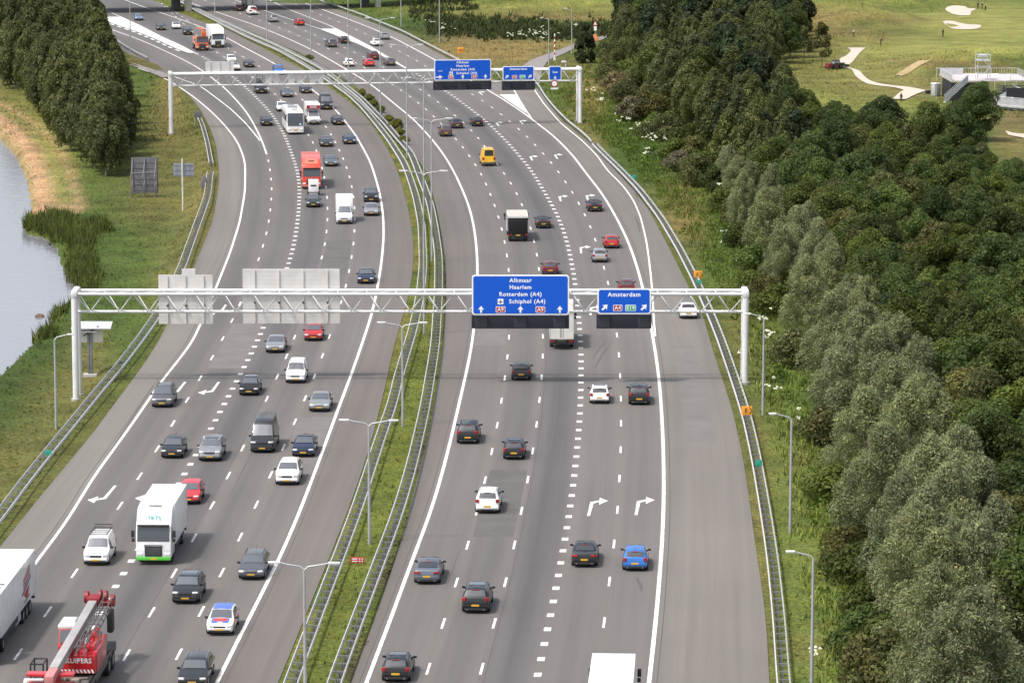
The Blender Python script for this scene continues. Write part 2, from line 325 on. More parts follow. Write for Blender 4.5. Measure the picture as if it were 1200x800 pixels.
def vegcol(X, Y, Z):
    X = np.asarray(X, float); Y = np.asarray(Y, float)
    x, y = px(X, Y, np.asarray(Z, float))
    col = np.tile(GREEN, (len(X), 1)).astype(float)
    W = np.full(len(X), .35); acc = col * W[:, None]
    for cx, cy, rx, ry, c, w in PATCH:
        g = w * 1.6 * np.exp(-(((x - cx) / rx) ** 2 + ((y - cy) / ry) ** 2))
        acc += g[:, None] * c; W += g
    col = acc / W[:, None]
    med = (X > MED_L.xs(Y)) & (X < MED_R.xs(Y))
    yy = smooth((Y - 300) / 200)
    col[med] = (MEDG * (1 - .25 * yy[med, None]) + OLIVE * .25 * yy[med, None])
    ds = X - SHORE.xs(Y); tb = ((y > 60) & (y < 252)) * (np.exp(-((ds - 1.6) / 1.7) ** 2) + .55 * np.exp(-((ds - 6.3) / .8) ** 2))
    col = col * (1 - np.clip(tb, 0, 1)[:, None]) + TAN * np.clip(tb, 0, 1)[:, None]
    # mown dry strip next to the asphalt
    e = np.minimum(np.abs(X - RIGHT_EDGE.xs(Y)), np.abs(X - LEFT_EDGE.xs(Y)))
    k = (np.clip(1 - e / 1.3, 0, 1) * .5)[:, None]
    col = col * (1 - k) + OLIVE * .9 * k
    em = np.clip(1 - (MED_R.xs(Y) - X) / .9, 0, 1) * med
    col = col * (1 - .8 * em[:, None]) + np.array((.05,.043,.034)) * .8 * em[:, None]
    el = np.clip(1 - (X - MED_L.xs(Y)) / 1.0, 0, 1) * med
    col = col * (1 - .55 * el[:, None]) + np.array((.15,.125,.035)) * .55 * el[:, None]
    ins = ((X > 20) & (Y < 700) & (X > RIGHT_EDGE.xs(Y) + 9))
    return np.clip(col, .004, .6)

def set_color(me, cols, domain='POINT', name='Col'):
    a = me.color_attributes.new(name, 'FLOAT_COLOR', domain)
    buf = np.ones((len(cols), 4), np.float32); buf[:, :3] = cols
    a.data.foreach_set('color', buf.ravel())

# ground sheet --------------------------------------------------------------
xs = np.concatenate(([-7000,-2500,-900,-400,-240], np.arange(-170, 190, 1.25), [200, 240, 400, 900, 2500, 7000]))
ys = np.concatenate(([-600,-100,60,120,160], np.arange(190, 700, 1.5), np.arange(700, 1020, 2.5), [1040,1080,1150,1300,1700,2600,5000,9000]))
GX, GY = np.meshgrid(xs, ys)
GZ = height(GX.ravel(), GY.ravel())
far = (GX.ravel() < -200) & (GZ < -2)
GZ[far] = -.5
nx, ny = len(xs), len(ys)
idx = np.arange(nx * ny).reshape(ny, nx)
quads = np.stack([idx[:-1, :-1], idx[:-1, 1:], idx[1:, 1:], idx[1:, :-1]], -1).reshape(-1, 4)
me = bpy.data.meshes.new('ground')
me.vertices.add(nx * ny); me.vertices.foreach_set('co', np.stack([GX.ravel(), GY.ravel(), GZ], -1).astype(np.float32).ravel())
me.loops.add(len(quads) * 4); me.loops.foreach_set('vertex_index', quads.ravel().astype(np.int32))
me.polygons.add(len(quads)); me.polygons.foreach_set('loop_start', (np.arange(len(quads)) * 4).astype(np.int32))
me.polygons.foreach_set('use_smooth', np.ones(len(quads), bool)); me.update()
set_color(me, vegcol(GX.ravel(), GY.ravel(), GZ))
def grass_mat(name, blades=False):
    m = bpy.data.materials.new(name); m.use_nodes = True; nt = m.node_tree; b = nt.nodes['Principled BSDF']
    b.inputs['Roughness'].default_value = .9; b.inputs['Specular IOR Level'].default_value = .15
    at_ = nt.nodes.new('ShaderNodeAttribute'); at_.attribute_name = 'Col'
    tc = nt.nodes.new('ShaderNodeNewGeometry')
    n1 = nt.nodes.new('ShaderNodeTexNoise'); n1.inputs['Scale'].default_value = .16; n1.inputs['Detail'].default_value = 7; n1.inputs['Roughness'].default_value = .68
    n2 = nt.nodes.new('ShaderNodeTexNoise'); n2.inputs['Scale'].default_value = 2.6; n2.inputs['Detail'].default_value = 4
    for n in (n1, n2): nt.links.new(tc.outputs['Position'], n.inputs['Vector'])
    def rng(n, a, c):
        r = nt.nodes.new('ShaderNodeMapRange'); r.inputs['From Min'].default_value = .3; r.inputs['From Max'].default_value = .7
        r.inputs['To Min'].default_value = a; r.inputs['To Max'].default_value = c; nt.links.new(n.outputs['Fac'], r.inputs['Value']); return r
    r1, r2 = rng(n1, .62, 1.45), rng(n2, .6, 1.4)
    mu = nt.nodes.new('ShaderNodeMath'); mu.operation = 'MULTIPLY'
    nt.links.new(r1.outputs[0], mu.inputs[0]); nt.links.new(r2.outputs[0], mu.inputs[1])
    mx = nt.nodes.new('ShaderNodeMix'); mx.data_type = 'RGBA'; mx.blend_type = 'MULTIPLY'; mx.inputs['Factor'].default_value = 1
    nt.links.new(at_.outputs['Color'], mx.inputs['A']); nt.links.new(mu.outputs[0], mx.inputs['B'])
    # patches turn yellower or greener
    n3 = nt.nodes.new('ShaderNodeTexNoise'); n3.inputs['Scale'].default_value = .45; n3.inputs['Detail'].default_value = 3
    nt.links.new(tc.outputs['Position'], n3.inputs['Vector'])
    r3 = rng(n3, 0, .55)
    hs = nt.nodes.new('ShaderNodeMix'); hs.data_type = 'RGBA'; hs.blend_type = 'MULTIPLY'
    nt.links.new(r3.outputs[0], hs.inputs['Factor']); nt.links.new(mx.outputs['Result'], hs.inputs['A']); hs.inputs['B'].default_value = (1.38, 1.0, .85, 1)
    nt.links.new(hs.outputs['Result'], b.inputs['Base Color'])
    if not blades:
        bp = nt.nodes.new('ShaderNodeBump'); bp.inputs['Strength'].default_value = .9; bp.inputs['Distance'].default_value = .35
        nt.links.new(n2.outputs['Fac'], bp.inputs['Height']); nt.links.new(bp.outputs['Normal'], b.inputs['Normal'])
    return m
GRASSM = grass_mat('ground_cover'); BLADEM = grass_mat('grass_blades', True)
me.materials.append(GRASSM)
struct(obj('ground', me))

# water ----------------------------------------------------------------------
wm = base_mat('canal_water', (.190,.188,.212), .10, 0, 0, .6)
nt = wm.node_tree; b = nt.nodes['Principled BSDF']
g = nt.nodes.new('ShaderNodeNewGeometry'); n = nt.nodes.new('ShaderNodeTexNoise'); n.inputs['Scale'].default_value = .8; n.inputs['Detail'].default_value = 4
nt.links.new(g.outputs['Position'], n.inputs['Vector'])
bp = nt.nodes.new('ShaderNodeBump'); bp.inputs['Strength'].default_value = .35; bp.inputs['Distance'].default_value = .12
nt.links.new(n.outputs['Fac'], bp.inputs['Height']); nt.links.new(bp.outputs['Normal'], b.inputs['Normal'])
struct(obj('water', MB().poly([(-235,170,-2.2),(-20,170,-2.2),(-20,1050,-2.2),(-235,1050,-2.2)]).mesh('water', wm)))

# road sheets ----------------------------------------------------------------
def road_mat():
    m = bpy.data.materials.new('asphalt'); m.use_nodes = True; nt = m.node_tree; b = nt.nodes['Principled BSDF']
    b.inputs['Roughness'].default_value = .8; b.inputs['Specular IOR Level'].default_value = .3
    at_ = nt.nodes.new('ShaderNodeAttribute'); at_.attribute_name = 'Col'
    uv = nt.nodes.new('ShaderNodeUVMap'); uv.uv_map = 'UVMap'
    geo = nt.nodes.new('ShaderNodeNewGeometry')
    mp = nt.nodes.new('ShaderNodeMapping'); mp.inputs['Scale'].default_value = (1.1, .012, 1)
    nt.links.new(uv.outputs['UV'], mp.inputs['Vector'])
    st = nt.nodes.new('ShaderNodeTexNoise'); st.inputs['Scale'].default_value = 1.0; st.inputs['Detail'].default_value = 5; st.inputs['Roughness'].default_value = .6
    nt.links.new(mp.outputs['Vector'], st.inputs['Vector'])
    mp2 = nt.nodes.new('ShaderNodeMapping'); mp2.inputs['Scale'].default_value = (.035, .022, 1)
    nt.links.new(uv.outputs['UV'], mp2.inputs['Vector'])
    pt = nt.nodes.new('ShaderNodeTexNoise'); pt.inputs['Scale'].default_value = 1.0; pt.inputs['Detail'].default_value = 6; pt.inputs['Roughness'].default_value = .55
    nt.links.new(mp2.outputs['Vector'], pt.inputs['Vector'])
    gr = nt.nodes.new('ShaderNodeTexNoise'); gr.inputs['Scale'].default_value = 6.0; gr.inputs['Detail'].default_value = 3
    nt.links.new(geo.outputs['Position'], gr.inputs['Vector'])
    # paving runs end to end: slightly different lots of asphalt
    mp3 = nt.nodes.new('ShaderNodeMapping'); mp3.inputs['Scale'].default_value = (.0001, .011, 1)
    nt.links.new(uv.outputs['UV'], mp3.inputs['Vector'])
    lot = nt.nodes.new('ShaderNodeTexVoronoi'); lot.inputs['Scale'].default_value = 1.0; lot.voronoi_dimensions = '2D'
    nt.links.new(mp3.outputs['Vector'], lot.inputs['Vector'])
    def rng(o, a, c, lo=.3, hi=.7):
        r = nt.nodes.new('ShaderNodeMapRange'); r.inputs['From Min'].default_value = lo; r.inputs['From Max'].default_value = hi
        r.inputs['To Min'].default_value = a; r.inputs['To Max'].default_value = c; nt.links.new(o, r.inputs['Value']); return r.outputs[0]
    sep = nt.nodes.new('ShaderNodeSeparateColor'); nt.links.new(lot.outputs['Color'], sep.inputs['Color'])
    f = [rng(st.outputs['Fac'], .88, 1.09), rng(pt.outputs['Fac'], .90, 1.08), rng(gr.outputs['Fac'], .93, 1.07), rng(sep.outputs['Red'], .95, 1.04, 0, 1)]
    p = f[0]
    for q in f[1:]:
        mu = nt.nodes.new('ShaderNodeMath'); mu.operation = 'MULTIPLY'; nt.links.new(p, mu.inputs[0]); nt.links.new(q, mu.inputs[1]); p = mu.outputs[0]
    mx = nt.nodes.new('ShaderNodeMix'); mx.data_type = 'RGBA'; mx.blend_type = 'MULTIPLY'; mx.inputs['Factor'].default_value = 1
    nt.links.new(at_.outputs['Color'], mx.inputs['A']); nt.links.new(p, mx.inputs['B'])
    nt.links.new(mx.outputs['Result'], b.inputs['Base Color'])
    bp = nt.nodes.new('ShaderNodeBump'); bp.inputs['Strength'].default_value = .25; bp.inputs['Distance'].default_value = .02
    nt.links.new(gr.outputs['Fac'], bp.inputs['Height']); nt.links.new(bp.outputs['Normal'], b.inputs['Normal'])
    return m
ASPH = road_mat()
def carriageway(name, lines, tone, y0, y1):
    """sheet between neighbouring lines; tone = list per band of (edge colour, middle colour)"""
    Ys = np.arange(y0, y1, 3.0); cols = []; cc = []; uu = []
    P = [l.xs(Ys) for l in lines]
    if lines[0] is MED_R: P[0] = np.maximum(P[0], MED_L.xs(Ys) + .8)
    if lines[0] is LEFT_EDGE: P[0] = np.minimum(P[0], P[2] - 4.5)
    for i in range(1, len(P)): P[i] = np.maximum(P[i], P[i - 1] + .02)
    for i in range(len(lines) - 1):
        for k in range(8 if i < len(lines) - 2 else 9):
            t = k / 8.0
            cols.append(P[i] * (1 - t) + P[i + 1] * t)
            e, mcol, w = tone[i]
            a = (1 - abs(2 * t - 1)) ** .8
            tr = .5 + .5 * math.cos(4 * PI * (t - .25))     # two wheel paths
            c = np.array(e) * (1 - a) + np.array(mcol) * a
            c = c * (1 - w * tr)
            cc.append(c)
    X = np.stack(cols, 1); n, m = X.shape
    co = np.stack([X, np.repeat(Ys[:, None], m, 1), np.zeros_like(X)], -1).reshape(-1, 3)
    id_ = np.arange(n * m).reshape(n, m)
    q = np.stack([id_[:-1, :-1], id_[:-1, 1:], id_[1:, 1:], id_[1:, :-1]], -1).reshape(-1, 4)
    me = bpy.data.meshes.new(name); me.from_pydata(co.tolist(), [], q.tolist())
    set_color(me, np.tile(np.array(cc)[None], (n, 1, 1)).reshape(-1, 3))
    uvl = me.uv_layers.new(name='UVMap')
    ref = lines[2].xs(Ys)
    U = np.stack([X - ref[:, None], np.repeat(Ys[:, None], m, 1)], -1).reshape(-1, 2)
    uvl.data.foreach_set('uv', U[q.ravel()].astype(np.float32).ravel())
    me.materials.append(ASPH)
    return struct(obj(name, me))
A0 = (0.139,0.127,0.118); A1 = (0.128,0.117,0.111); A2 = (0.109,0.102,0.098); SH = (0.160,0.147,0.132); SHR = (0.132,0.117,0.108)
carriageway('road_surface', [LEFT_EDGE, LL, E1, EB, E3, E4, LR, MED_L],
   [(SH, (0.169,0.156,0.140), 0), (A0, A2, .03), (A0, A2, .03), (A1, (0.088,0.083,0.084), .02), (A0, A2, .03), (A0, A1, .03), (SHR, (0.128,0.114,0.105), 0)], 150, 1150)
carriageway('road_surface', [MED_R, RL, D1, D2, RB, D4, RR, RIGHT_EDGE],
   [(SHR, (0.130,0.116,0.107), 0), (A0, A1, .03), (A0, A2, .03), (A1, (0.088,0.083,0.084), .02), (A0, A1, .03), (A0, A1, .02), ((0.150,0.137,0.124), (0.156,0.142,0.128), 0)], 150, 1150)

# painted markings ------------------------------------------------------------
def paint_mat():
    m = dirty('road_paint', (.74,.73,.70), .7, 0, 0, .42, 1.1); return m
PNT = paint_mat()
class Marks:
    def __init__(self, z=.004): self.m = MB(); self.z = z
    def strip(self, L, ya, yb, w, off=0.0, step=3.0):
        n = max(1, int(abs(yb - ya) / step)); pts = []
        for i in range(n + 1):
            y = ya + (yb - ya) * i / n; x = L.x(y); s = L.dx(y); k = math.sqrt(1 + s * s)
            pts.append((x, y, k))
        vs = []
        for x, y, k in pts: vs += [(x + off - w / 2 * k, y, self.z), (x + off + w / 2 * k, y, self.z)]
        self.m.add(vs, [(2*i, 2*i+1, 2*i+3, 2*i+2) for i in range(n)]); return self
    def put(self, name): return struct(obj(name, self.m.mesh(name, PNT)))
def yg(y, x=600): return at(x, y).y
def arc_table(L):
    Y = np.arange(150, 1140, 1.0); X = L.xs(Y); s = np.concatenate(([0], np.cumsum(np.hypot(np.diff(X), np.diff(Y))))); return Y, s
def dashes(name, L, a, b, na, nb, length, width, mult=1, lo=-3, hi=60, ymax=2000):
    """a, b = pixels of two known dashes, na and nb their counts; mult = marks per period"""
    Y, s = arc_table(L)
    sa, sb = np.interp(yg(a[1], a[0]), Y, s), np.interp(yg(b[1], b[0]), Y, s)
    per = (sb - sa) / (nb - na) / mult
    mk = Marks()
    for k in range(lo * mult, hi * mult):
        c = sa + per * (k - na * mult)
        ya, yb = np.interp(c - length / 2, s, Y), np.interp(c + length / 2, s, Y)
        if ya <= 155 or yb >= min(ymax, 1130): continue
        mk.strip(L, ya, yb, width, 0, 1.5 if length > 2 else 5)
    mk.put(name); return per
dashes('lane_markings', D1, (501.5,783), (470,106), 0, 34, 3.0, .17, hi=60)
dashes('lane_markings', D2, (564,783), (493,105), 0, 34, 3.0, .17, hi=60)
dashes('lane_markings', D4, (707.5,729), (577,126), 0, 30, 3.0, .17, hi=60)
dashes('lane_markings', E3, (148,767), (362,158), 0, 28, 3.0, .17, hi=60)
dashes('lane_markings', E4, (209.5,766), (388,157.5), 0, 28, 3.0, .17, hi=60)
dashes('lane_markings', E1, (21,766), (318,210), 0, 23, 3.0, .17, hi=60, ymax=yg(184))
dashes('block_markings', RB, (667,605), (621,197), 0, 20, 1.0, .48, mult=3, lo=-8, ymax=yg(82))
dashes('block_markings', EB, (154,657), (345,189), 0, 22, 1.0, .48, mult=3, lo=-8, ymax=yg(66))
top = 1130
Marks().strip(LL, 155, yg(80), .24).put('edge_line')
Marks().strip(LR, 155, top, .26).put('edge_line')
Marks().strip(RL, 155, top, .26).put('edge_line')
Marks().strip(RR, 155, top, .28).put('edge_line')
Marks(.008).strip(E1, yg(181), top, .24).put('merge_line')
Marks(.006).strip(M2, yg(165), yg(90), .22).put('merge_line')
Marks(.006).strip(RAMP_L, yg(142), yg(96), .22).put('merge_line')
Marks(.008).strip(RAMP_R, yg(394), yg(96), .20).put('edge_line')
Marks(.004).strip(RB, yg(80), top, .22).put('merge_line')
GORE = Line([(314,14),(344,24),(375,34),(397,42.5),(422.5,52.5),(447.5,65),(476,80.5)], 2)
Marks(.006).strip(GORE, yg(80), top, .22).put('merge_line')
def wedge(name, La, Lb, ya, yb, z, inset=.25):
    m = MB(); n = 24; vs = []
    for i in range(n + 1):
        y = ya + (yb - ya) * i / n; a, b = La.x(y), Lb.x(y)
        vs += [(a + inset * (1 if b > a else -1), y, z), (b - inset * (1 if b > a else -1), y, z)]
    m.add(vs, [(2*i, 2*i+1, 2*i+3, 2*i+2) for i in range(n)])
    return struct(obj(name, m.mesh(name, PNT)))
wedge('gore_marking', RB, GORE, yg(77), yg(34), .010, .05)
WLO = Line([(226,64),(207.5,57.5),(182.5,46),(157.5,36),(139,30),(125,25)], 2)
wedge('gore_marking', EB, WLO, yg(62), yg(20), .010, .05)
Marks(.006).strip(EB, yg(64), top, .24).put('merge_line')
mk = Marks(.008)
for k in range(13):
    y = yg(60) + k * 7.5; mk.strip(WLO, y, y + 4.2, .55, -.75)
mk.put('block_markings')
m = MB().poly([(*at(585,111).xy, .010), (*at(604,111).xy, .010), (*at(617.5,133).xy, .010)])
struct(obj('gore_marking', m.mesh('gore_marking', PNT)))
ARR = MB().poly([(-.45,-3.6,0),(-.22,-3.6,0),(-.05,1.2,0),(-.32,1.7,0)])
ARR.poly([(-.32,1.7,0),(-.05,1.2,0),(.38,1.75,0),(.38,2.35,0)]); ARR.poly([(.38,.7,0),(1.05,2.2,0),(.38,3.4,0)])
arr_me = ARR.mesh('arrow_marking', PNT)
for x, y in [(696,593),(751,592),(658,232),(690,231),(683,292),(695,363),(385+199,145),(612,143),(564,109),(624,185),(653,183)]:
    p = at(x, y, .008); struct(obj('arrow_marking', arr_me, None, p, (0, 0, -math.atan(D4.dx(p.y)))))
for x, y in [(123,579),(178,577),(248,455),(258,363),(208,455)]:
    p = at(x, y, .008); struct(obj('arrow_marking', arr_me, None, p, (0, 0, PI - math.atan(E1.dx(p.y)))))

SKID = base_mat('rubber_mark', (.086,.080,.076), .8)
def skid(pts, w=.22):
    P = [at(x, y, .0035) for x, y in pts]; m = MB(); vs = []
    for i, p in enumerate(P):
        d = (P[min(i + 1, len(P) - 1)] - P[max(i - 1, 0)]).normalized(); n_ = Vector((-d.y, d.x, 0)); k = w / 2 * (.35 if i in (0, len(P) - 1) else 1)
        vs += [p + n_ * k, p - n_ * k]
    m.add(vs, [(2*i, 2*i+1, 2*i+3, 2*i+2) for i in range(len(P) - 1)]); return struct(obj('tyre_mark', m.mesh('tyre_mark', SKID)))
skid([(718,400),(708,412),(701,424),(697,432)]); skid([(711,398),(701,410),(694,421)]); skid([(746,676),(751,686),(752,693)], .3)
skid([(738,212),(744,225),(749,238)], .3); skid([(744,252),(748,262),(750,272)], .35)
skid([(180,452),(160,482),(140,512),(124,536)], .14); skid([(655,440),(652,470),(648,505),(641,545)], .12); skid([(540,640),(531,665),(522,690)], .12); skid([(300,520),(286,548),(270,580)], .12)
JOINT = base_mat('paving_joint', (.078,.072,.069), .85)
def joint(L, ya, yb, off, w=.07):
    mk = Marks(.002); mk.strip(L, ya, yb, w, off); struct(obj('paving_joint', mk.m.mesh('paving_joint', JOINT)))
for L, o in ((RL, -.45), (D2, .32), (RR, .5), (LR, .5), (E3, -.3), (LL, -.5)): joint(L, 160, 560, o)
PATCHM = [dirty('asphalt_patch_dark', (.100,.093,.088), .85, 0, 0, .2, .4), dirty('asphalt_patch_light', (.146,.135,.126), .85, 0, 0, .15, .4)]
for La, Lb, ya, yb, m_, fa in ((D1, D2, 262, 288, 0, .06), (E1, EB, 338, 366, 1, .06), (RB, D4, 372, 390, 0, .08), (E4, LR, 290, 312, 1, .08), (RL, D1, 352, 384, 1, .07), (E3, E4, 402, 432, 0, .06), (RR, RIGHT_EDGE, 300, 352, 1, .30)):
    m = MB(); n = 10; vs_ = []
    for i in range(n + 1):
        y = ya + (yb - ya) * i / n; a, b_ = La.x(y), Lb.x(y); vs_ += [(a + (b_-a)*fa, y, .0015), (b_ - (b_-a)*fa, y, .0015)]
    m.add(vs_, [(2*i, 2*i+1, 2*i+3, 2*i+2) for i in range(n)]); struct(obj('asphalt_patch', m.mesh('asphalt_patch', PATCHM[m_])))
# side roads and paths ---------------------------------------------------------
def sheet(name, pts, mat, z=.03, follow=True):
    P = [gp(x, y) for x, y in (spline(pts, 4, True) if 'bunker' in name else pts)]
    return struct(obj(name, MB().poly([(p.x, p.y, (p.z if follow else 0) + z) for p in P]).mesh(name, mat)))
PATHM = dirty('path_asphalt', (.21,.19,.185), .9, 0, 0, .15, .3)
SANDM = dirty('pale_sand', (.50,.425,.35), .95, 0, 0, .12, .3)
DRYSAND = dirty('dry_sand_track', (.36,.27,.14), .95, 0, 0, .2, .3)
def y_far(y): return y > 560
def spline(P, k=6, closed=False):
    out = []; n = len(P)
    g = (lambda i: P[i % n]) if closed else (lambda i: P[max(0, min(n - 1, i))])
    for i in range(n if closed else n - 1):
        a, b, c, d = g(i-1), g(i), g(i+1), g(i+2)
        for j in range(k):
            t = j / k
            out.append(tuple(.5 * (2*b[q] + (c[q]-a[q])*t + (2*a[q]-5*b[q]+4*c[q]-d[q])*t*t + (3*b[q]-a[q]-3*c[q]+d[q])*t**3) for q in (0, 1)))
    if not closed: out.append(P[-1])
    return out
def ribbon(name, left, right, mat, z=.045):
    left, right = spline(left), spline(right)
    n = len(left); m = MB(); vs = []; K = 5
    for a, b in zip(left, right):
        for j in range(K + 1):
            t = j / K; p = gp(a[0] + (b[0]-a[0])*t, a[1] + (b[1]-a[1])*t); vs.append((p.x, p.y, p.z + z + (.05 if y_far(p.y) else 0)))
    w = K + 1
    m.add(vs, [(w*i+j, w*i+j+1, w*(i+1)+j+1, w*(i+1)+j) for i in range(n - 1) for j in range(K)])
    return struct(obj(name, m.mesh(name, mat)))
ribbon('side_road', [(604,96),(609,83),(615,76),(625,70),(650,61),(677.5,51),(715,40),(740,31)], [(632,100),(634,88),(637.5,79),(644,71),(660,64),(677,56),(715,44),(742,34)], PATHM, .06)
ribbon('service_road', [(190,92),(176,86),(166,82),(152,77)], [(205,91),(192,86.5),(172,80),(153,74)], PATHM, .12)
isl = MB().poly([(*at(x, y).xy, .035) for x, y in [(132,54),(150,63),(170,71),(184,76),(192,82.5),(178,81.5),(160,77.5),(146,72),(130,66)]]).mesh('grass_island', GRASSM)
set_color(isl, np.tile(OLIVE * .9, (len(isl.vertices), 1)))
struct(obj('grass_island', isl))
ribbon('sand_path', [(993,56.5),(997,60),(991,66),(984,70),(988,78),(998,82),(1003,90),(1015,98),(1030,101),(1048,103),(1066,107.5),(1084,109.5)],
                    [(1015,56.5),(1009,61),(1000,72),(993,80),(1006,83),(1013,90),(1020,95),(1032,98.5),(1050,101),(1068,103),(1090,107.5)], SANDM)
ribbon('sand_path', [(1060,105.5),(1052,111),(1045,118)], [(1082,108),(1071,112.5),(1060,118)], SANDM, .09)
ribbon('sand_track', [(1050,88),(1056,84),(1066,78),(1076,72)], [(1056,90),(1066,86),(1076,79),(1092,71)], DRYSAND, .08)
ribbon('sand_track', [(1178,154),(1190,157),(1206,158)], [(1182,159),(1192,161),(1206,163)], SANDM, .08)
sheet('sand_bunker', [(1108,12),(1112,8),(1120,7),(1131,8),(1134,10),(1144,11),(1138,14),(1137,18),(1128,18.5),(1117,17)], SANDM, .08)
sheet('sand_bunker', [(1105,26),(1115,25),(1125,27.5),(1134,29),(1149,30),(1147,33.5),(1135,35),(1121,34.5),(1114,33)], SANDM, .08)
# ------------------------------------------------------------------ road vehicles
# A vehicle kind is built once as a list of parts (name, mesh, is_paint, parent index); every vehicle links those meshes.
PROFILE = {
 'hatch': dict(L=4.15, W=1.78, H=1.47, top=[(0,.52),(.02,.70),(.10,.82),(.23,.95),(.42,1.40),(.52,1.46),(.62,1.47),(.80,1.43),(.88,1.37),(.975,1.0),(.99,.92),(1,.55)], ws=(.245,.41), rw=(.89,.972), roof=(.42,.885), belt=(.86,.98), sides=[(.30,.56),(.58,.80)]),
 'sedan': dict(L=4.72, W=1.83, H=1.44, top=[(0,.50),(.02,.68),(.10,.80),(.26,.94),(.42,1.36),(.52,1.43),(.60,1.43),(.70,1.35),(.84,1.06),(.90,1.03),(.975,1.0),(.99,.92),(1,.55)], ws=(.275,.415), rw=(.71,.835), roof=(.43,.70), belt=(.86,1.0), sides=[(.33,.54),(.56,.72)]),
 'estate': dict(L=4.70, W=1.83, H=1.48, top=[(0,.50),(.02,.68),(.10,.80),(.25,.95),(.40,1.38),(.50,1.46),(.62,1.48),(.84,1.44),(.90,1.38),(.975,1.02),(.99,.94),(1,.55)], ws=(.265,.395), rw=(.91,.972), roof=(.41,.90), belt=(.86,1.0), sides=[(.31,.52),(.54,.70),(.72,.86)]),
 'suv': dict(L=4.50, W=1.87, H=1.65, top=[(0,.60),(.02,.84),(.08,.95),(.22,1.08),(.37,1.56),(.46,1.63),(.60,1.65),(.82,1.61),(.89,1.55),(.97,1.12),(.99,1.02),(1,.62)], ws=(.235,.365), rw=(.895,.965), roof=(.375,.885), belt=(1.0,1.12), sides=[(.29,.53),(.55,.72),(.74,.85)]),
 'mpv': dict(L=4.60, W=1.86, H=1.72, top=[(0,.58),(.02,.78),(.07,.92),(.18,1.08),(.36,1.60),(.46,1.70),(.62,1.72),(.86,1.68),(.93,1.60),(.985,1.10),(.995,1.0),(1,.6)], ws=(.19,.35), rw=(.935,.98), roof=(.37,.925), belt=(.98,1.08), sides=[(.26,.50),(.52,.72),(.74,.90)]),
 'smallvan': dict(L=4.45, W=1.84, H=1.84, top=[(0,.58),(.02,.80),(.08,.96),(.21,1.10),(.36,1.72),(.44,1.82),(.60,1.84),(.93,1.83),(.965,1.79),(.99,1.15),(.995,1.0),(1,.6)], ws=(.225,.352), rw=(.968,.986), roof=(.36,.96), belt=(1.0,1.06), sides=[(.28,.44)]),
 'bigvan': dict(L=5.70, W=2.02, H=2.50, top=[(0,.62),(.015,.92),(.07,1.10),(.15,1.25),(.28,2.15),(.34,2.40),(.45,2.49),(.95,2.50),(.98,2.45),(.99,1.4),(.996,1.0),(1,.6)], ws=(.16,.275), rw=(.981,.989), roof=(.29,.975), belt=(1.16,1.25), sides=[(.20,.31)]),
 'vancab': dict(L=2.45, W=2.0, H=2.25, top=[(0,.62),(.035,.92),(.17,1.10),(.36,1.25),(.68,2.10),(.80,2.22),(.95,2.25),(1,2.2)], ws=(.39,.665), rw=None, roof=(.68,1.0), belt=(1.16,1.25), sides=[(.46,.84)]),
}
def profile_fn(P):
    t = np.array([a for a, b in P['top']]); z = np.array([b for a, b in P['top']])
    return lambda u: float(np.interp(u, t, z))
def car_surface(P):
    top = profile_fn(P); W2 = P['W'] / 2; H = P['H']; b0, b1 = P['belt']
    def half(u):
        return W2 * float(np.interp(u, [0, .02, .06, .14, .5, .86, .95, 1.0], [.80, .90, .965, 1, 1, .985, .95, .86]))
    def belt(u): return min(b0 + (b1 - b0) * u, top(u) - .03)
    def topw(u):
        w = half(u); z = top(u); bl = b0 + (b1 - b0) * u
        k = max(0.0, min(1.0, (z - bl) / (H - bl)))
        return w * (.90 - .17 * k)
    return top, half, belt, topw
def build_body(P, ring_floor=.22):
    top, half, belt, topw = car_surface(P); L = P['L']
    us = sorted(set([0, .006] + [round(a, 4) for a, b in P['top']] + [i / 40 for i in range(1, 40)]))
    mb = MB(); n = 0; rings = []
    for u in us:
        w, b_, tw, z = half(u), belt(u), topw(u), top(u)
        y = L / 2 - u * L
        cabin = z - (P['belt'][0] + (P['belt'][1] - P['belt'][0]) * u) > .08
        lo = ring_floor + (.10 if u < .03 or u > .97 else 0)
        pts = [(0, lo), (w * .86, lo), (w * .96, lo + .06), (w * .995, .42), (w, min(.62, b_ - .05)), (w * .985, b_), ]
        if cabin: pts += [((w * .97 + tw) / 2 + .015, (b_ + z) / 2), (tw, z - .055), (tw * .82, z - .012), (0, z + .012)]
        else: pts += [(w * .955, b_ + .02), (tw, z - .006), (tw * .7, z + .012), (0, z + .022)]
        ring = [(x, y, zz) for x, zz in pts] + [(-x, y, zz) for x, zz in reversed(pts[1:-1])]
        rings.append(ring)
    m = len(rings[0]); vs = [p for r in rings for p in r]; fs = []
    for i in range(len(rings) - 1):
        for k in range(m):
            k2 = (k + 1) % m; fs.append((i*m + k, i*m + k2, (i+1)*m + k2, (i+1)*m + k))
    fs.append(tuple(range(m - 1, -1, -1))); fs.append(tuple((len(rings)-1)*m + k for k in range(m)))
    mb.add(vs, fs); return mb
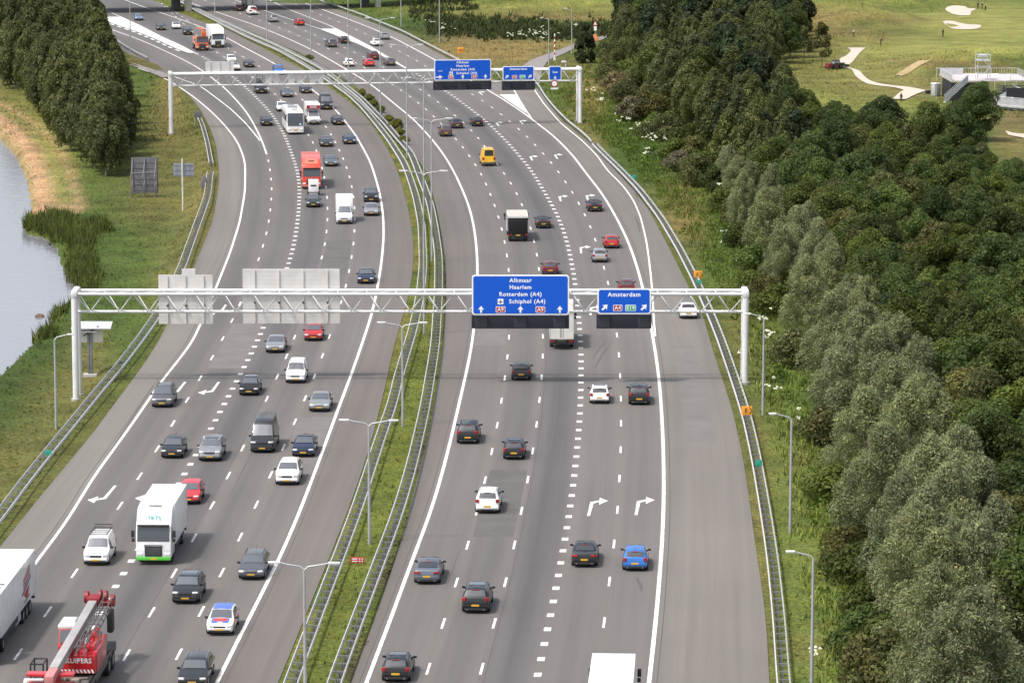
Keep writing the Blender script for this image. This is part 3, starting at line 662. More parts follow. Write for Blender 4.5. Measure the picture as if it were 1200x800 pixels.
def top_patch(P, u0, u1, frac=.90, lift=.012, nu=6, nv=6):
    """glass lying on the upper skin between two stations"""
    top, half, belt, topw = car_surface(P); L = P['L']; mb = MB(); vs = []
    for i in range(nu + 1):
        u = u0 + (u1 - u0) * i / nu; y = L / 2 - u * L; z = top(u); tw = topw(u) * frac
        du = .004; sl = (top(min(1, u + du)) - top(max(0, u - du))) / (2 * du * L)
        nl = math.hypot(1, sl); ny_, nz = sl / nl, 1 / nl
        for j in range(nv + 1):
            v = -1 + 2 * j / nv
            zz = z + .012 - .05 * max(0, abs(v) * frac - .8) / .2
            vs.append((v * tw, y + ny_ * lift * (1.6), zz + nz * lift * 1.6))
    w = nv + 1
    mb.add(vs, [(i*w + j, i*w + j + 1, (i+1)*w + j + 1, (i+1)*w + j) for i in range(nu) for j in range(nv)]); return mb
def side_patch(P, s, u0, u1, lift=.014, nu=6):
    top, half, belt, topw = car_surface(P); L = P['L']; mb = MB(); vs = []
    for i in range(nu + 1):
        u = u0 + (u1 - u0) * i / nu; y = L / 2 - u * L
        b_ = P['belt'][0] + (P['belt'][1] - P['belt'][0]) * u; z = top(u)
        w = half(u) * .985; tw = topw(u); mx_, mz = (half(u) * .97 + tw) / 2 + .015, (b_ + z) / 2
        zl = b_ + .05; zh = max(zl + .02, z - .12); zm = (zl + zh) / 2
        def X(zz): return float(np.interp(zz, [b_, mz, z - .055], [w, mx_, tw]))
        for zz in (zl, zm, zh): vs.append((s * (X(zz) + lift), y, zz))
    mb.add(vs, [(i*3 + j, i*3 + j + 1, (i+1)*3 + j + 1, (i+1)*3 + j) for i in range(nu) for j in range(2)]); return mb

KIT = {}
def kit(kind, style=0):
    key = (kind, style)
    if key in KIT: return KIT[key]
    P = PROFILE[kind]; L, W, H = P['L'], P['W'], P['H']; W2 = W / 2; top, half, belt, topw = car_surface(P)
    K = []
    def part(name, mb, mat, parent=None, smooth=True, pnt=False):
        K.append((name, mb.mesh(name, mat, smooth), pnt, parent)); return len(K) - 1
    part('body', build_body(P), PAINT['grey'], pnt=True)
    part('windscreen', top_patch(P, *P['ws'], frac=.93), GLASS)
    if P['rw'] and not (kind in ('smallvan', 'bigvan') and style == 2): part('rear_window', top_patch(P, *P['rw'], frac=.86), GLASS_D)
    for s in (-1, 1):
        for a, b in P['sides']: part('side_window', side_patch(P, s, a, b), GLASS_D)
    r = .33 if kind not in ('suv', 'bigvan', 'vancab') else .37
    ax = (L / 2 - .17 * L - .05, -L / 2 + .185 * L) if kind != 'vancab' else (L/2 - .85,)
    for yy in ax:
        for s in (-1, 1):
            w = part('wheel', MB().wheel((s * (W2 - .105), yy, r), r, .24), TYRE)
            part('rim', MB().disc((s * (W2 - .10), yy, r), r * .64, .225), RIM, w, False)
    # front
    zf = top(.03)
    g = MB().bevbox((0, L/2 - .05, zf - .14), (W*.46, .16, .13), .03)
    part('grille', g, BLACKP)
    part('bumper', MB().bevbox((0, L/2 - .09, .47), (W*.88, .26, .20), .06), PAINT['grey'], pnt=True)
    part('air_intake', MB().bevbox((0, L/2 - .10, .32), (W*.80, .32, .16), .04), BLACKP)
    for s in (-1, 1):
        part('headlight', MB().bevbox((s*W2*.70, L/2 - .13, zf - .06), (W*.20, .30, .115), .035, rz=-s*.36), HEAD)
    part('number_plate', MB().box((0, L/2 + .045, .42), (.52, .02, .115)), PLATE, smooth=False)
    for s in (-1, 1):
        y_ = L/2 - P['ws'][0]*L - .22; z_ = P['belt'][0] + .10
        part('mirror', MB().bevbox((s*(W2 + .09), y_, z_), (.22, .13, .15), .04), BLACKP if style == 1 else PAINT['black'])
    if P['rw'] is not None:
        zr = P['belt'][1]
        lo = .12 if kind in ('smallvan', 'bigvan') else 0
        for s in (-1, 1):
            if kind in ('hatch', 'mpv', 'smallvan', 'bigvan', 'suv', 'estate'):
                part('tail_light', MB().bevbox((s*W2*.80, -L/2 + .10, zr - .13), (W*.15, .26, .26 + lo), .05, rz=s*.3), TAIL)
            else:
                part('tail_light', MB().bevbox((s*W2*.72, -L/2 + .10, zr - .15), (W*.24, .26, .15), .04, rz=s*.3), TAIL)
        part('rear_bumper', MB().bevbox((0, -L/2 + .10, .50), (W*.92, .32, .26), .07), PAINT['grey'], pnt=(kind != 'bigvan'))
        part('diffuser', MB().bevbox((0, -L/2 + .12, .31), (W*.82, .36, .18), .05), BLACKP)
        for s in (-1, 1): part('exhaust', MB().tube([(s*W2*.6, -L/2 - .08, .30), (s*W2*.6, -L/2 + .2, .30)], .045, 8), CHROME)
        if kind != 'bigvan': part('brake_light', MB().box((0, -L/2 + (1 - P['rw'][0])*L - .04, top(P['rw'][0]) + .03), (.5, .06, .03)), TAIL, smooth=False)
        part('number_plate', MB().box((0, -L/2 - .045, .58 if kind != 'bigvan' else .62), (.52, .06, .115)), PLATE, smooth=False)
    if style == 2 and kind in ('hatch', 'sedan', 'suv', 'estate', 'mpv'):
        part('sunroof', top_patch(P, P['roof'][0] + .03, P['roof'][0] + (P['roof'][1] - P['roof'][0]) * .62, .80, .006), GLASS_D)
    part('aerial', MB().tube([(0, L/2 - P['roof'][1]*L + .25, H - .06), (0, L/2 - P['roof'][1]*L - .02, H + .14)], .014, 5), BLACKP)
    if kind in ('suv', 'estate', 'mpv') and style in (0, 1):
        for s in (-1, 1):
            u0, u1 = P['roof'][0] + .04, P['roof'][1] - .06
            part('roof_rail', MB().tube([(s*topw(u)*.93, L/2 - u*L, top(u) + .035) for u in np.linspace(u0, u1, 5)], .022, 6), CHROME if style == 0 else BLACKP)
    KIT[key] = K; return K

def assemble(root, K, colour=None):
    made = []
    for name, me, pnt, par in K:
        o = bpy.data.objects.new(name, me); C.objects.link(o)
        o.parent = root if par is None else made[par]
        if pnt and colour is not None:
            o.material_slots[0].link = 'OBJECT'; o.material_slots[0].material = PAINT[colour]
        made.append(o)
    return made
NAMES = dict(hatch=('hatchback','car'), sedan=('saloon_car','car'), estate=('estate_car','car'), suv=('sport_utility_car','car'), mpv=('people_carrier','car'), smallvan=('small_van','van'), bigvan=('panel_van','van'))
TRAFFIC = []
def pose(x, y, L, way):
    """ground point of the vehicle's visible end -> centre and heading; way -1 = towards the camera, +1 = away"""
    p = at(x, y, 0.0)
    line = E3 if way < 0 else D2
    s = line.dx(p.y); k = math.sqrt(1 + s*s)
    fwd = Vector((s / k, 1 / k, 0))
    c = p + fwd * (L / 2)
    s = line.dx(c.y)
    ang = -math.atan(s) + (PI if way < 0 else 0)
    return Vector((c.x, c.y, .012)), ang
def car(kind, x, y, way, colour, label, style=0, scale=1.0, name=None, cat=None):
    P = PROFILE[kind]; c, a = pose(x, y, P['L'] * scale, way)
    nm, ct = NAMES[kind]
    t = thing(name or nm, label, cat or ct, c, a, 'traffic coming towards the camera' if way < 0 else 'traffic driving away')
    t.scale = (scale,) * 3
    made = assemble(t, kit(kind, style), colour)
    TRAFFIC.append(t); return t, made
IN, OUT = -1, 1
CARS = [
 ('hatch',163,24.5,IN,'paleblue','pale blue hatchback alone beside the head of the white hatched gore'),
 ('estate',189,36,IN,'darkgrey','dark grey estate car ahead of a white car beside the hatched gore'),
 ('sedan',207,34.5,IN,'white','white saloon between the dark estate and the white lorry at the far bend'),
 ('suv',220.5,41.5,IN,'black','black car just behind the orange tipper lorry at the far bend'),
 ('hatch',272,74,IN,'white','white hatchback just behind another white car above the far gantry'),
 ('sedan',276,83,IN,'white','white saloon partly hidden by the pale sign back on the far gantry'),
 ('hatch',293,79.5,IN,'darkgrey','dark grey hatchback above the far gantry, between a white car and a blue one'),
 ('mpv',328,88,IN,'blue','bright blue people carrier half hidden behind the far gantry truss'),
 ('sedan',337,114.5,IN,'greyblue','grey blue saloon with light bonnet just under the far gantry'),
 ('sedan',359.5,110,IN,'black','black saloon in the fast lane just under the far gantry'),
 ('hatch',331,131,IN,'white','small white car just behind the white coach'),
 ('bigvan',383,129,IN,'darkgrey','dark panel van beside the white box van with the red banner'),
 ('sedan',397,147,IN,'black','black saloon straddling the fast lane line behind a navy one'),
 ('hatch',313,148,IN,'black','black hatchback alone in the slow lane next to the merge tip'),
 ('sedan',382.5,172.5,IN,'darkgrey','dark saloon in the middle lane right ahead of the white box van with red banner'),
 ('sedan',410,169.5,IN,'navy','navy saloon touching the solid line next to the median'),
 ('sedan',388,195.5,IN,'greyblue','grey blue saloon beside the tall red lorry'),
 ('hatch',367,243.5,IN,'greenblack','dark green hatchback towing a tall white box trailer'),
 ('suv',435,237.5,IN,'black','black sport utility car right behind a silver saloon in the fast lane'),
 ('sedan',435,253.5,IN,'silver','silver saloon with a black car close behind in the fast lane'),
 ('sedan',428.5,333,IN,'navy','navy saloon in the fast lane just before the near gantry'),
 ('hatch',367,400,IN,'red','red hatchback just under the near gantry'),
 ('sedan',322,414,IN,'silver','silver saloon diagonally in front of the red hatchback under the near gantry'),
 ('hatch',291.5,464,IN,'black','small black hatchback beside the white small van'),
 ('sedan',374,483,IN,'silver','silver sports saloon with black grille next to the fast lane line'),
 ('mpv',189.5,478,IN,'grey','grey people carrier riding on the outer solid line'),
 ('sedan',355,536,IN,'navy','navy saloon beside the dark grey panel van'),
 ('suv',336,569,IN,'white','white sport utility car in the fast lane behind the navy saloon'),
 ('hatch',201,537.5,IN,'darkgrey','dark grey small hatchback in the slow lane beside a silver crossover'),
 ('suv',245.5,541,IN,'silver','silver crossover next to a dark grey small hatchback'),
 ('hatch',220,591.5,IN,'brightred','bright red small car peeking out behind the white lorry with green bumper'),
 ('estate',294,680,IN,'grey','grey estate car in the fast lane at the lower left'),
 ('suv',217,708,IN,'darkgrey','dark grey crossover between the white lorry with green bumper and a striped police car'),
 ('estate',225,807,IN,'darkgrey','dark grey estate car cut off by the bottom edge'),
 # driving away
 ('sedan',281,13.5,OUT,'black','black saloon in the bridge shadow beside a dark box lorry'),
 ('suv',322,26.5,OUT,'silver','silver sport utility car beyond the red hatchback before the far bridge'),
 ('hatch',353,30.5,OUT,'red','dull red hatchback beside the start of the solid white gore'),
 ('mpv',390,56,OUT,'grey','grey people carrier before the white gore, beside a black car'),
 ('hatch',405,51.5,OUT,'black','black hatchback hugging the solid white gore'),
 ('hatch',410,78.5,OUT,'white','white hatchback just above the far gantry near the median'),
 ('suv',439,70.5,OUT,'maroon','dark red crossover right behind a bright red hatchback'),
 ('hatch',434,78.5,OUT,'brightred','bright red hatchback just above the far gantry'),
 ('estate',458.5,77.5,OUT,'grey','grey estate car at the tip of the solid white gore'),
 ('sedan',452,47,OUT,'silver','silver saloon beside the white car on the far joining lanes'),
 ('sedan',443,54.5,OUT,'white','white saloon beside the silver car on the far joining lanes'),
 ('suv',523,160.5,OUT,'brown','brown sport utility car beside a dark saloon under the far blue signs'),
 ('sedan',536,151,OUT,'darkgrey','dark grey saloon just ahead of the brown sport utility car'),
 ('hatch',560,148.5,OUT,'black','black hatchback next to the block line under the far blue signs'),
 ('sedan',637,268,OUT,'black','black saloon beside the dark tipper lorry'),
 ('sedan',697.5,248.5,OUT,'black','black saloon next to a painted turn arrow in the outer exit lane'),
 ('hatch',717,291.5,OUT,'red','dark red hatchback ahead of a silver one in the exit lanes'),
 ('hatch',703,308,OUT,'silver','silver hatchback close behind a dark red one in the exit lanes'),
 ('hatch',645,323,OUT,'maroon','maroon hatchback just above the large near blue sign'),
 ('hatch',734.5,345,OUT,'maroon','maroon hatchback half hidden by the smaller near blue sign'),
 ('sedan',807,374,OUT,'white','white saloon alone on the hard shoulder side behind the near gantry'),
 ('hatch',610.5,446,OUT,'black','small black hatchback below the large near blue sign'),
 ('hatch',702.5,473.5,OUT,'white','white hatchback beside a black one in the exit lanes'),
 ('suv',749,475,OUT,'black','black crossover beside the white hatchback in the exit lanes'),
 ('suv',548,520.5,OUT,'black','black sport utility car hugging the solid line next to the median'),
 ('hatch',602,539,OUT,'black','black hatchback with red rear lights in the middle lane ahead of a white crossover'),
 ('suv',571,602,OUT,'white','white crossover with a dark rear window in the inner lane'),
 ('sedan',500,685,OUT,'greyblue','grey saloon touching the solid line next to the median'),
 ('suv',557,719,OUT,'black','black crossover with a silver rear skid plate'),
 ('sedan',684.5,665,OUT,'black','black saloon beside a bright blue hatchback'),
 ('hatch',744,669.5,OUT,'blue','bright blue hatchback beside a black saloon'),
 ('hatch',463.5,800,OUT,'black','black hatchback at the bottom edge next to the median'),
]
for i, (k, x, y, w, c, l) in enumerate(CARS): car(k, x, y, w, c, l, style=(i * 7) % 3)
skid = CARS[-4]
# roof tent style details
def add_part(root, name, mb, mat, smooth=False): return obj(name, mb.mesh(name, mat, smooth), root)
t, _ = car('smallvan',346,449.5,IN,'white','small white van in front of the red hatchback under the near gantry', 2)
t, _ = car('smallvan',112,663,IN,'white','white small van with a black roof rack in the slow lane', 2)
rk = MB()
for s in (-1, 1): rk.tube([(s*.62, .55, 1.96), (s*.62, -2.1, 1.96)], .035, 6)
rk.tube([(-.62, -2.1, 2.12), (.62, -2.1, 2.12)], .05, 6)
for yy in (.55, -.1, -.8, -1.5, -2.1): rk.tube([(-.64, yy, 1.93), (.64, yy, 1.93)], .03, 6)
add_part(t, 'roof_rack', rk, BLACKP)
t, _ = car('bigvan',307,531,IN,'darkgrey','dark grey panel van in the middle lane beside the navy saloon', 2)
t, _ = car('bigvan',573,195,OUT,'yellow','bright yellow van alone in the middle lane', 0, .98)
t, _ = car('smallvan',297,18,OUT,'white','white van with red lettering behind a dark box lorry in the bridge shadow', 0, 1.1)
add_part(t, 'lettering', MB().box((.35, -2.23, 1.32), (.7, .02, .42)).box((-.55, -2.22, .95), (.5,.02,.2)), PAINT['red'])
# striped police car
t, made = car('hatch',257,745,IN,'white','white police hatchback with blue and red stripes on bonnet and roof', 1)
P = PROFILE['hatch']
POLB = base_mat('police_blue', (.075,.14,.46), .35); POLR = base_mat('police_red', (.65,.06,.05), .35)
add_part(t, 'bonnet_stripe', top_patch(P, .07, .235, .98, .006, 4, 6), POLB, True)
add_part(t, 'bonnet_stripe', top_patch(P, .13, .23, .55, .012, 3, 6), POLR, True)
add_part(t, 'roof_panel', top_patch(P, .43, .87, .92, .006, 5, 6), POLB, True)
add_part(t, 'side_stripe', MB().box((-.9, 0, .74), (.03, 2.6, .2)), POLR); add_part(t, 'side_stripe', MB().box((.9, 0, .74), (.03, 2.6, .2)), POLR)
# small trailer behind the green hatchback
c, a = pose(367.5, 229.5, 2.2, IN)
t = thing('box_trailer', 'tall white box trailer with a dark logo towed behind a dark green hatchback', 'trailer', c, a)
add_part(t, 'body', MB().bevbox((0, 0, 1.25), (1.35, 2.0, 1.5), .05), PAINT['white'], True)
add_part(t, 'logo', MB().box((0, 1.012, 1.35), (.8, .02, .2)), BLACKP)
add_part(t, 'drawbar', MB().tube([(0, 1.0, .45), (0, 1.9, .45)], .05, 6), GALVD)
for s in (-1, 1): add_part(t, 'wheel', MB().wheel((s*.72, 0, .3), .3, .18), TYRE, True)

# ------------------------------------------------------------------ lorries
def tractor(root, y0, colour, W=2.5, H=3.0, tall=True, bumper=None, face=None, text=None, textmat=None):
    """cab with its front face at y0 (front towards +Y)"""
    pm = PAINT[colour]
    prof = [(y0-2.2,.55),(y0-.06,.50),(y0,.62),(y0+.03,1.1),(y0,1.65),(y0-.16,2.55),(y0-.32,H-.05),(y0-.55,H+.05)]
    if tall: prof += [(y0-.75,H+.45),(y0-1.3,H+.95),(y0-2.2,H+1.0)]
    else: prof += [(y0-2.2,H+.08)]
    cab = obj('cab', MB().bevprism(prof, -W/2, W/2, .07).mesh('cab', pm, True), root)
    g = MB(); lo, hi = 1.72, 2.72
    def fy(z): return y0 + .015 + float(np.interp(z, [1.1, 1.65, 2.55, H-.05], [.03, 0, -.16, -.32]))
    vs = []
    for z in np.linspace(lo, hi, 5):
        for x in np.linspace(-W/2*.92, W/2*.92, 7): vs.append((x, fy(z) + .012, z))
    g.add(vs, [(i*7+j, i*7+j+1, (i+1)*7+j+1, (i+1)*7+j) for i in range(4) for j in range(6)])
    obj('windscreen', g.mesh('windscreen', GLASS_D, True), cab)
    for s in (-1, 1):
        obj('side_window', MB().add([(s*(W/2+.008), y0-.35, 1.75), (s*(W/2+.008), y0-1.25, 1.75), (s*(W/2+.008), y0-1.25, 2.55), (s*(W/2+.008), y0-.5, 2.55)], [(0,1,2,3)]).mesh('side_window', GLASS_D), cab)
        obj('mirror', MB().bevbox((s*(W/2+.22), y0-.12, 2.25), (.24,.16,.5), .04).bevbox((s*(W/2+.2), y0-.12, 1.8), (.22,.15,.26), .04).mesh('mirror', BLACKP, True), cab)
        obj('headlight', MB().bevbox((s*W/2*.78, y0-.06, .80), (.42,.22,.20), .04).mesh('headlight', HEAD, True), cab)
        obj('wheel', MB().wheel((s*(W/2-.18), y0-1.35, .5), .5, .32).mesh('wheel', TYRE, True), root)
    gr = MB().bevbox((0, y0+.02, 1.02), (1.25,.08,.75), .03)
    obj('grille', gr.mesh('grille', BLACKP, True), cab)
    sl = MB()
    for z in (.78,.92,1.06,1.2): sl.box((0, y0+.07, z), (1.1,.02,.03))
    sl.box((0, y0+.07, 1.42), (1.3,.02,.14))
    obj('grille_bars', sl.mesh('grille_bars', GALVD), cab)
    vis = MB().bevbox((0, y0-.10, 2.84), (W*.92,.22,.14), .04); obj('sun_visor', vis.mesh('sun_visor', BLACKP, True), cab)
    obj('bumper', MB().bevbox((0, y0-.06, .48), (W*.99,.26,.26), .05).mesh('bumper', bumper or BLACKP, True), cab)
    obj('number_plate', MB().box((0, y0+.085, .47), (.52,.02,.115)).mesh('number_plate', PLATE), cab)
    if text:
        tm = text_mesh(text, .42, textmat, .006)
        o = obj('lettering', tm, cab, (0, y0-.60, H+.30)); o.rotation_euler = (PI/2 - .45, 0, PI); o.location.y = y0 - .60
    return cab
def box_body(root, ya, yb, W, z0, z1, colour, rear=True, skirts=True, name='box_body'):
    """cargo box from ya (rear) to yb (front)"""
    b = obj(name, MB().bevbox((0,(ya+yb)/2,(z0+z1)/2), (W, yb-ya, z1-z0), .04).mesh(name, PAINT[colour], True), root)
    fr = MB()
    for s in (-1, 1):
        fr.box((s*(W/2-.03), ya-.012, (z0+z1)/2), (.09,.03,z1-z0+.01)); fr.box((s*(W/2+.004), (ya+yb)/2, z0+.04), (.02, yb-ya, .1))
    fr.box((0, ya-.012, z1-.04), (W,.03,.1)); fr.box((0, ya-.012, z0+.05), (W,.03,.12))
    obj('frame', fr.mesh('frame', GALV), b)
    if rear:
        for s in (-1, 1):
            d = obj('rear_door', MB().box((s*(W/4-.02), ya-.008, (z0+z1)/2), (W/2-.12,.02,z1-z0-.2)).mesh('rear_door', PAINT['offwhite']), b)
            obj('lock_rod', MB().tube([(s*.14, ya-.035, z0+.15), (s*.14, ya-.035, z1-.15)], .022, 6).mesh('lock_rod', GALVD), d)
            obj('tail_light', MB().box((s*(W/2-.28), ya-.03, z0-.18), (.4,.07,.16)).mesh('tail_light', TAIL), root)
        obj('rear_bumper', MB().box((0, ya+.03, z0-.42), (W*.94,.12,.16)).mesh('rear_bumper', BLACKP), root)
        obj('number_plate', MB().box((0, ya-.04, z0-.2), (.52,.03,.13)).mesh('number_plate', PLATE), root)
    if skirts:
        for s in (-1, 1): obj('side_guard', MB().box((s*(W/2-.06), ya*.3+yb*.7, z0-.30), (.04,(yb-ya)*.4,.35)).mesh('side_guard', BLACKP), root)
    obj('chassis', MB().box((0,(ya+yb)/2, z0-.2), (.9, yb-ya+.8, .28)).mesh('chassis', BLACKP), root)
    return b
def axle(root, y, W=2.5, r=.5):
    for s in (-1, 1):
        w = obj('wheel', MB().wheel((s*(W/2-.2), y, r), r, .36).mesh('wheel', TYRE, True), root)
        obj('rim', MB().disc((s*(W/2-.2), y, r), r*.55, .34).mesh('rim', RIM), w)
def lorry(name, label, x, y, way, L, cat='lorry'):
    c, a = pose(x, y, L, way)
    t = thing(name, label, cat, c, a, 'traffic coming towards the camera' if way < 0 else 'traffic driving away'); TRAFFIC.append(t); return t
# white rigid lorry with green bumper
L = 9.6; t = lorry('box_lorry', 'white box lorry with a green front bumper in the lower left lanes', 180, 662, IN, L)
tractor(t, L/2, 'white', 2.5, 3.0, True, LIME, None, 'TRTS', TEAL); b = box_body(t, -L/2, L/2-2.35, 2.55, 1.05, 3.98, 'white')
axle(t, -L/2+2.2)
obj('roof_vent', MB().bevbox((0, L/2-1.5, 3.99), (.9,.22,.1), .03).mesh('roof_vent', GALVD, True), t)
# white articulated lorry at the left border
L = 16.4; t = lorry('articulated_lorry', 'white articulated lorry with a red and blue side logo at the left edge', 21, 711, IN, L)
c, a = pose(21, 711, L, IN); p = at(20.5, 711); s_ = E3.dx(p.y); t.location = Vector((p.x - s_*8.0, p.y - 8.2, .012))
tractor(t, L/2, 'blue', 2.5, 3.0, True)
b = box_body(t, -L/2, L/2-2.7, 2.55, 1.15, 4.0, 'white')
lg = MB()
SG = -1.0   # side of the box that faces the carriageway (vehicle left = world right)
xs_ = SG * 1.282
for k in range(3): lg.add([(xs_, -L/2+4.9, 2.95-k*.27), (xs_, -L/2+2.2, 3.50-k*.27), (xs_, -L/2+2.2, 3.34-k*.27), (xs_, -L/2+4.9, 2.79-k*.27)], [(0,1,2,3)])
lg.add([(xs_, -L/2+4.9, 1.95), (xs_, -L/2+2.4, 2.2), (xs_, -L/2+3.4, 1.35)], [(0,1,2)])
obj('red_logo', lg.mesh('red_logo', SIGN_RED), b)
lb = MB().add([(xs_, -L/2+5.4, 2.12), (xs_, -L/2+1.9, 2.74), (xs_, -L/2+1.9, 2.52), (xs_, -L/2+5.4, 1.9)], [(0,1,2,3)]).add([(xs_, -L/2+4.6, 1.42), (xs_, -L/2+2.4, 1.62), (xs_, -L/2+2.4, 1.46), (xs_, -L/2+4.6, 1.26)], [(0,1,2,3)])
obj('blue_logo', lb.mesh('blue_logo', base_mat('logo_blue', (.10,.14,.25), .5)), b)
rl = MB()
for k in range(4): rl.box((-.9+k*.45, 2.5, 4.006), (.3,.5,.012)).box((-.9+k*.45, 3.4, 4.006), (.22,.3,.012))
obj('roof_lettering', rl.mesh('roof_lettering', GALVD), b)
for yy in (-L/2+2.0, -L/2+3.3, -L/2+4.6, L/2-4.0): axle(t, yy)
obj('pallet_box', MB().box((-1.05, -L/2+6.6, .75), (.3,2.0,.5)).mesh('pallet_box', GALV), t)
# white articulated lorry far away
L = 13.0; t = lorry('articulated_lorry', 'white articulated lorry beside the orange tipper at the far bend', 256, 56.5, IN, L)
tractor(t, L/2, 'white', 2.55, 3.0, True); box_body(t, -L/2, L/2-2.5, 2.6, 1.1, 4.0, 'white'); axle(t, -L/2+2); axle(t, -L/2+3.3)
obj('lettering', MB().box((0, L/2+.035, 1.32), (1.1,.02,.14)).mesh('lettering', SIGN_RED), t)
# orange tipper
L = 8.5; t = lorry('tipper_lorry', 'orange tipper lorry with a raised loader beside the white articulated lorry', 237.5, 60, IN, L)
tractor(t, L/2, 'orange', 2.5, 2.75, False)
obj('tipper_body', MB().bevbox((0,-1.2,1.75), (2.4,5.4,1.3), .08).mesh('tipper_body', PAINT['orange'], True), t)
cr = MB().tube([(-.6,1.4,1.2),(-.6,1.4,4.2)], .22, 8).tube([(-.6,1.4,4.1),(.5,-.6,4.3)], .18, 8).bevbox((-.6,1.5,3.3),(.9,.7,.8),.06)
obj('loader_crane', cr.mesh('loader_crane', PAINT['orange'], True), t); axle(t, -2.2); axle(t, -3.4)
obj('chassis', MB().box((0,-.6,.85), (.9,7.4,.3)).mesh('chassis', BLACKP), t)
# black pick-up with load under far gantry
c, a = pose(307, 110.5, 5.6, IN)
t = thing('pickup_truck', 'black flatbed pick-up carrying equipment just under the far gantry', 'pickup', c, a, 'traffic coming towards the camera'); TRAFFIC.append(t)
t.scale = (1.05,) * 3
assemble(t, kit('suv', 1), 'black')
ld = MB().box((0,-1.9,1.35),(1.7,1.6,.5)).tube([(-.5,-1.5,1.6),(-.5,-1.5,2.9)],.06,6).tube([(.5,-1.5,1.6),(.5,-1.5,2.9)],.06,6).tube([(-.6,-1.5,2.9),(.6,-1.5,2.9)],.06,6).bevbox((0,-2.2,2.0),(1.1,.8,.7),.06)
obj('load', ld.mesh('load', GALVD), t)
# coach
L = 12.2; t = lorry('coach', 'white touring coach with a huge dark windscreen', 346, 158, IN, L, 'coach'); W = 2.55; y0 = L/2
body = obj('body', MB().bevprism([(-L/2,.4),(y0-.05,.38),(y0+.02,.9),(y0,1.5),(y0-.25,2.8),(y0-.6,3.45),(y0-1.2,3.65),(-L/2+.3,3.65),(-L/2,3.3)], -W/2, W/2, .12).mesh('body', PAINT['white'], True), t)
def cy(z): return float(np.interp(z, [.9,1.5,2.8,3.45], [.02,0,-.25,-.6])) + y0 + .03
vs_ = [(x, cy(z), z) for z in np.linspace(1.35, 3.3, 6) for x in np.linspace(-1.18, 1.18, 7)]
obj('windscreen', MB().add(vs_, [(i*7+j, i*7+j+1, (i+1)*7+j+1, (i+1)*7+j) for i in range(5) for j in range(6)]).mesh('windscreen', GLASS_D, True), body)
obj('notice', MB().box((-.75, cy(1.6)+.012, 1.62), (.32,.01,.3)).mesh('notice', base_mat('notice_card', (.45,.65,.7), .5)), body)
for s in (-1, 1):
    obj('side_window', MB().box((s*(W/2+.006), -.3, 2.35), (.02, L-2.2, 1.1)).mesh('side_window', GLASS_D), body)
    obj('mirror', MB().bevbox((s*1.5, y0+.1, 2.7), (.2,.2,.5), .05).tube([(s*1.2,y0-.35,3.1),(s*1.5,y0+.1,2.95)], .04, 6).mesh('mirror', BLACKP, True), body)
    obj('headlight', MB().bevbox((s*.95, y0, .82), (.42,.14,.2), .04).mesh('headlight', HEAD, True), body)
    obj('tail_light', MB().box((s*1.1, -L/2-.01, 1.2), (.2,.04,.6)).mesh('tail_light', TAIL), body)
for yy in (3.6, -4): obj('roof_hatch', MB().bevbox((0, yy, 3.70), (.9,.8,.12), .04).mesh('roof_hatch', PAINT['silver'], True), body)
obj('air_conditioner', MB().bevbox((0,-.5,3.74),(1.5,1.8,.2),.06).mesh('air_conditioner', PAINT['silver'], True), body)
obj('bumper', MB().bevbox((0, y0, .45), (2.5,.14,.26), .04).mesh('bumper', PAINT['offwhite'], True), body)
obj('number_plate', MB().box((0, y0+.06, .78), (.55,.08,.16)).mesh('number_plate', PLATE), body)
axle(t, y0-2.6); axle(t, -y0+3.4)
# box van with red banner
L = 6.6; t = lorry('box_van', 'white box van with white lettering on a red banner above its cab', 368, 146.5, IN, L, 'van')
def vancab(t, L, colour):
    holder = obj('cab', kit('vancab', 2)[0][1], t, (0, L/2 - 1.225, 0)); holder.material_slots[0].link = 'OBJECT'; holder.material_slots[0].material = PAINT[colour]
    ms = []
    for nme, me, pnt, par in kit('vancab', 2)[1:]:
        if nme == 'rim': continue
        o = bpy.data.objects.new(nme, me); C.objects.link(o); o.parent = holder
vancab(t, L, 'white')
b = obj('box_body', MB().bevprism([(-L/2,.75),(L/2-2.25,.75),(L/2-2.25,2.2),(L/2-1.35,2.35),(L/2-1.25,3.05),(L/2-1.5,3.25),(-L/2,3.25)], -1.1, 1.1, .05).mesh('box_body', PAINT['white'], True), t)
obj('banner', MB().box((0, L/2-1.26, 2.72), (2.1,.08,.55)).mesh('banner', SIGN_RED), b)
o = obj('lettering', text_mesh('AVIS', .52, SIGN_WHITE, .004, .02), b, (0, L/2-1.205, 2.72), (PI/2, 0, PI)); axle(t, -L/2+1.5, 2.2, .37)
# white box van lower down
L = 6.6; t = lorry('box_van', 'plain white box van with a tall cargo box in the middle lane', 403.5, 263, IN, L, 'van')
vancab(t, L, 'white'); box_body(t, -L/2, L/2-2.3, 2.15, .85, 3.1, 'white', True, False); axle(t, -L/2+1.5, 2.1, .37)
# red lorry
L = 11; t = lorry('box_lorry', 'tall red lorry with a roof deflector beside the grey blue saloon', 365, 222, IN, L)
PEACH = paint('salmon', (.62,.17,.12)); cab = tractor(t, L/2, 'vermilion', 2.5, 3.0, True, PEACH); box_body(t, -L/2, L/2-2.35, 2.55, 1.0, 3.95, 'vermilion'); axle(t, -L/2+2.4); axle(t, -L/2+3.7)
obj('deflector_panel', MB().add([(-.95, L/2-.70, 3.40), (.95, L/2-.70, 3.40), (.8, L/2-1.28, 3.97), (-.8, L/2-1.28, 3.97)], [(0,1,2,3)]).mesh('deflector_panel', PEACH), cab)
obj('lettering', MB().box((0, L/2-1.0, 3.72), (.8,.1,.14)).mesh('lettering', BLACKP), cab)
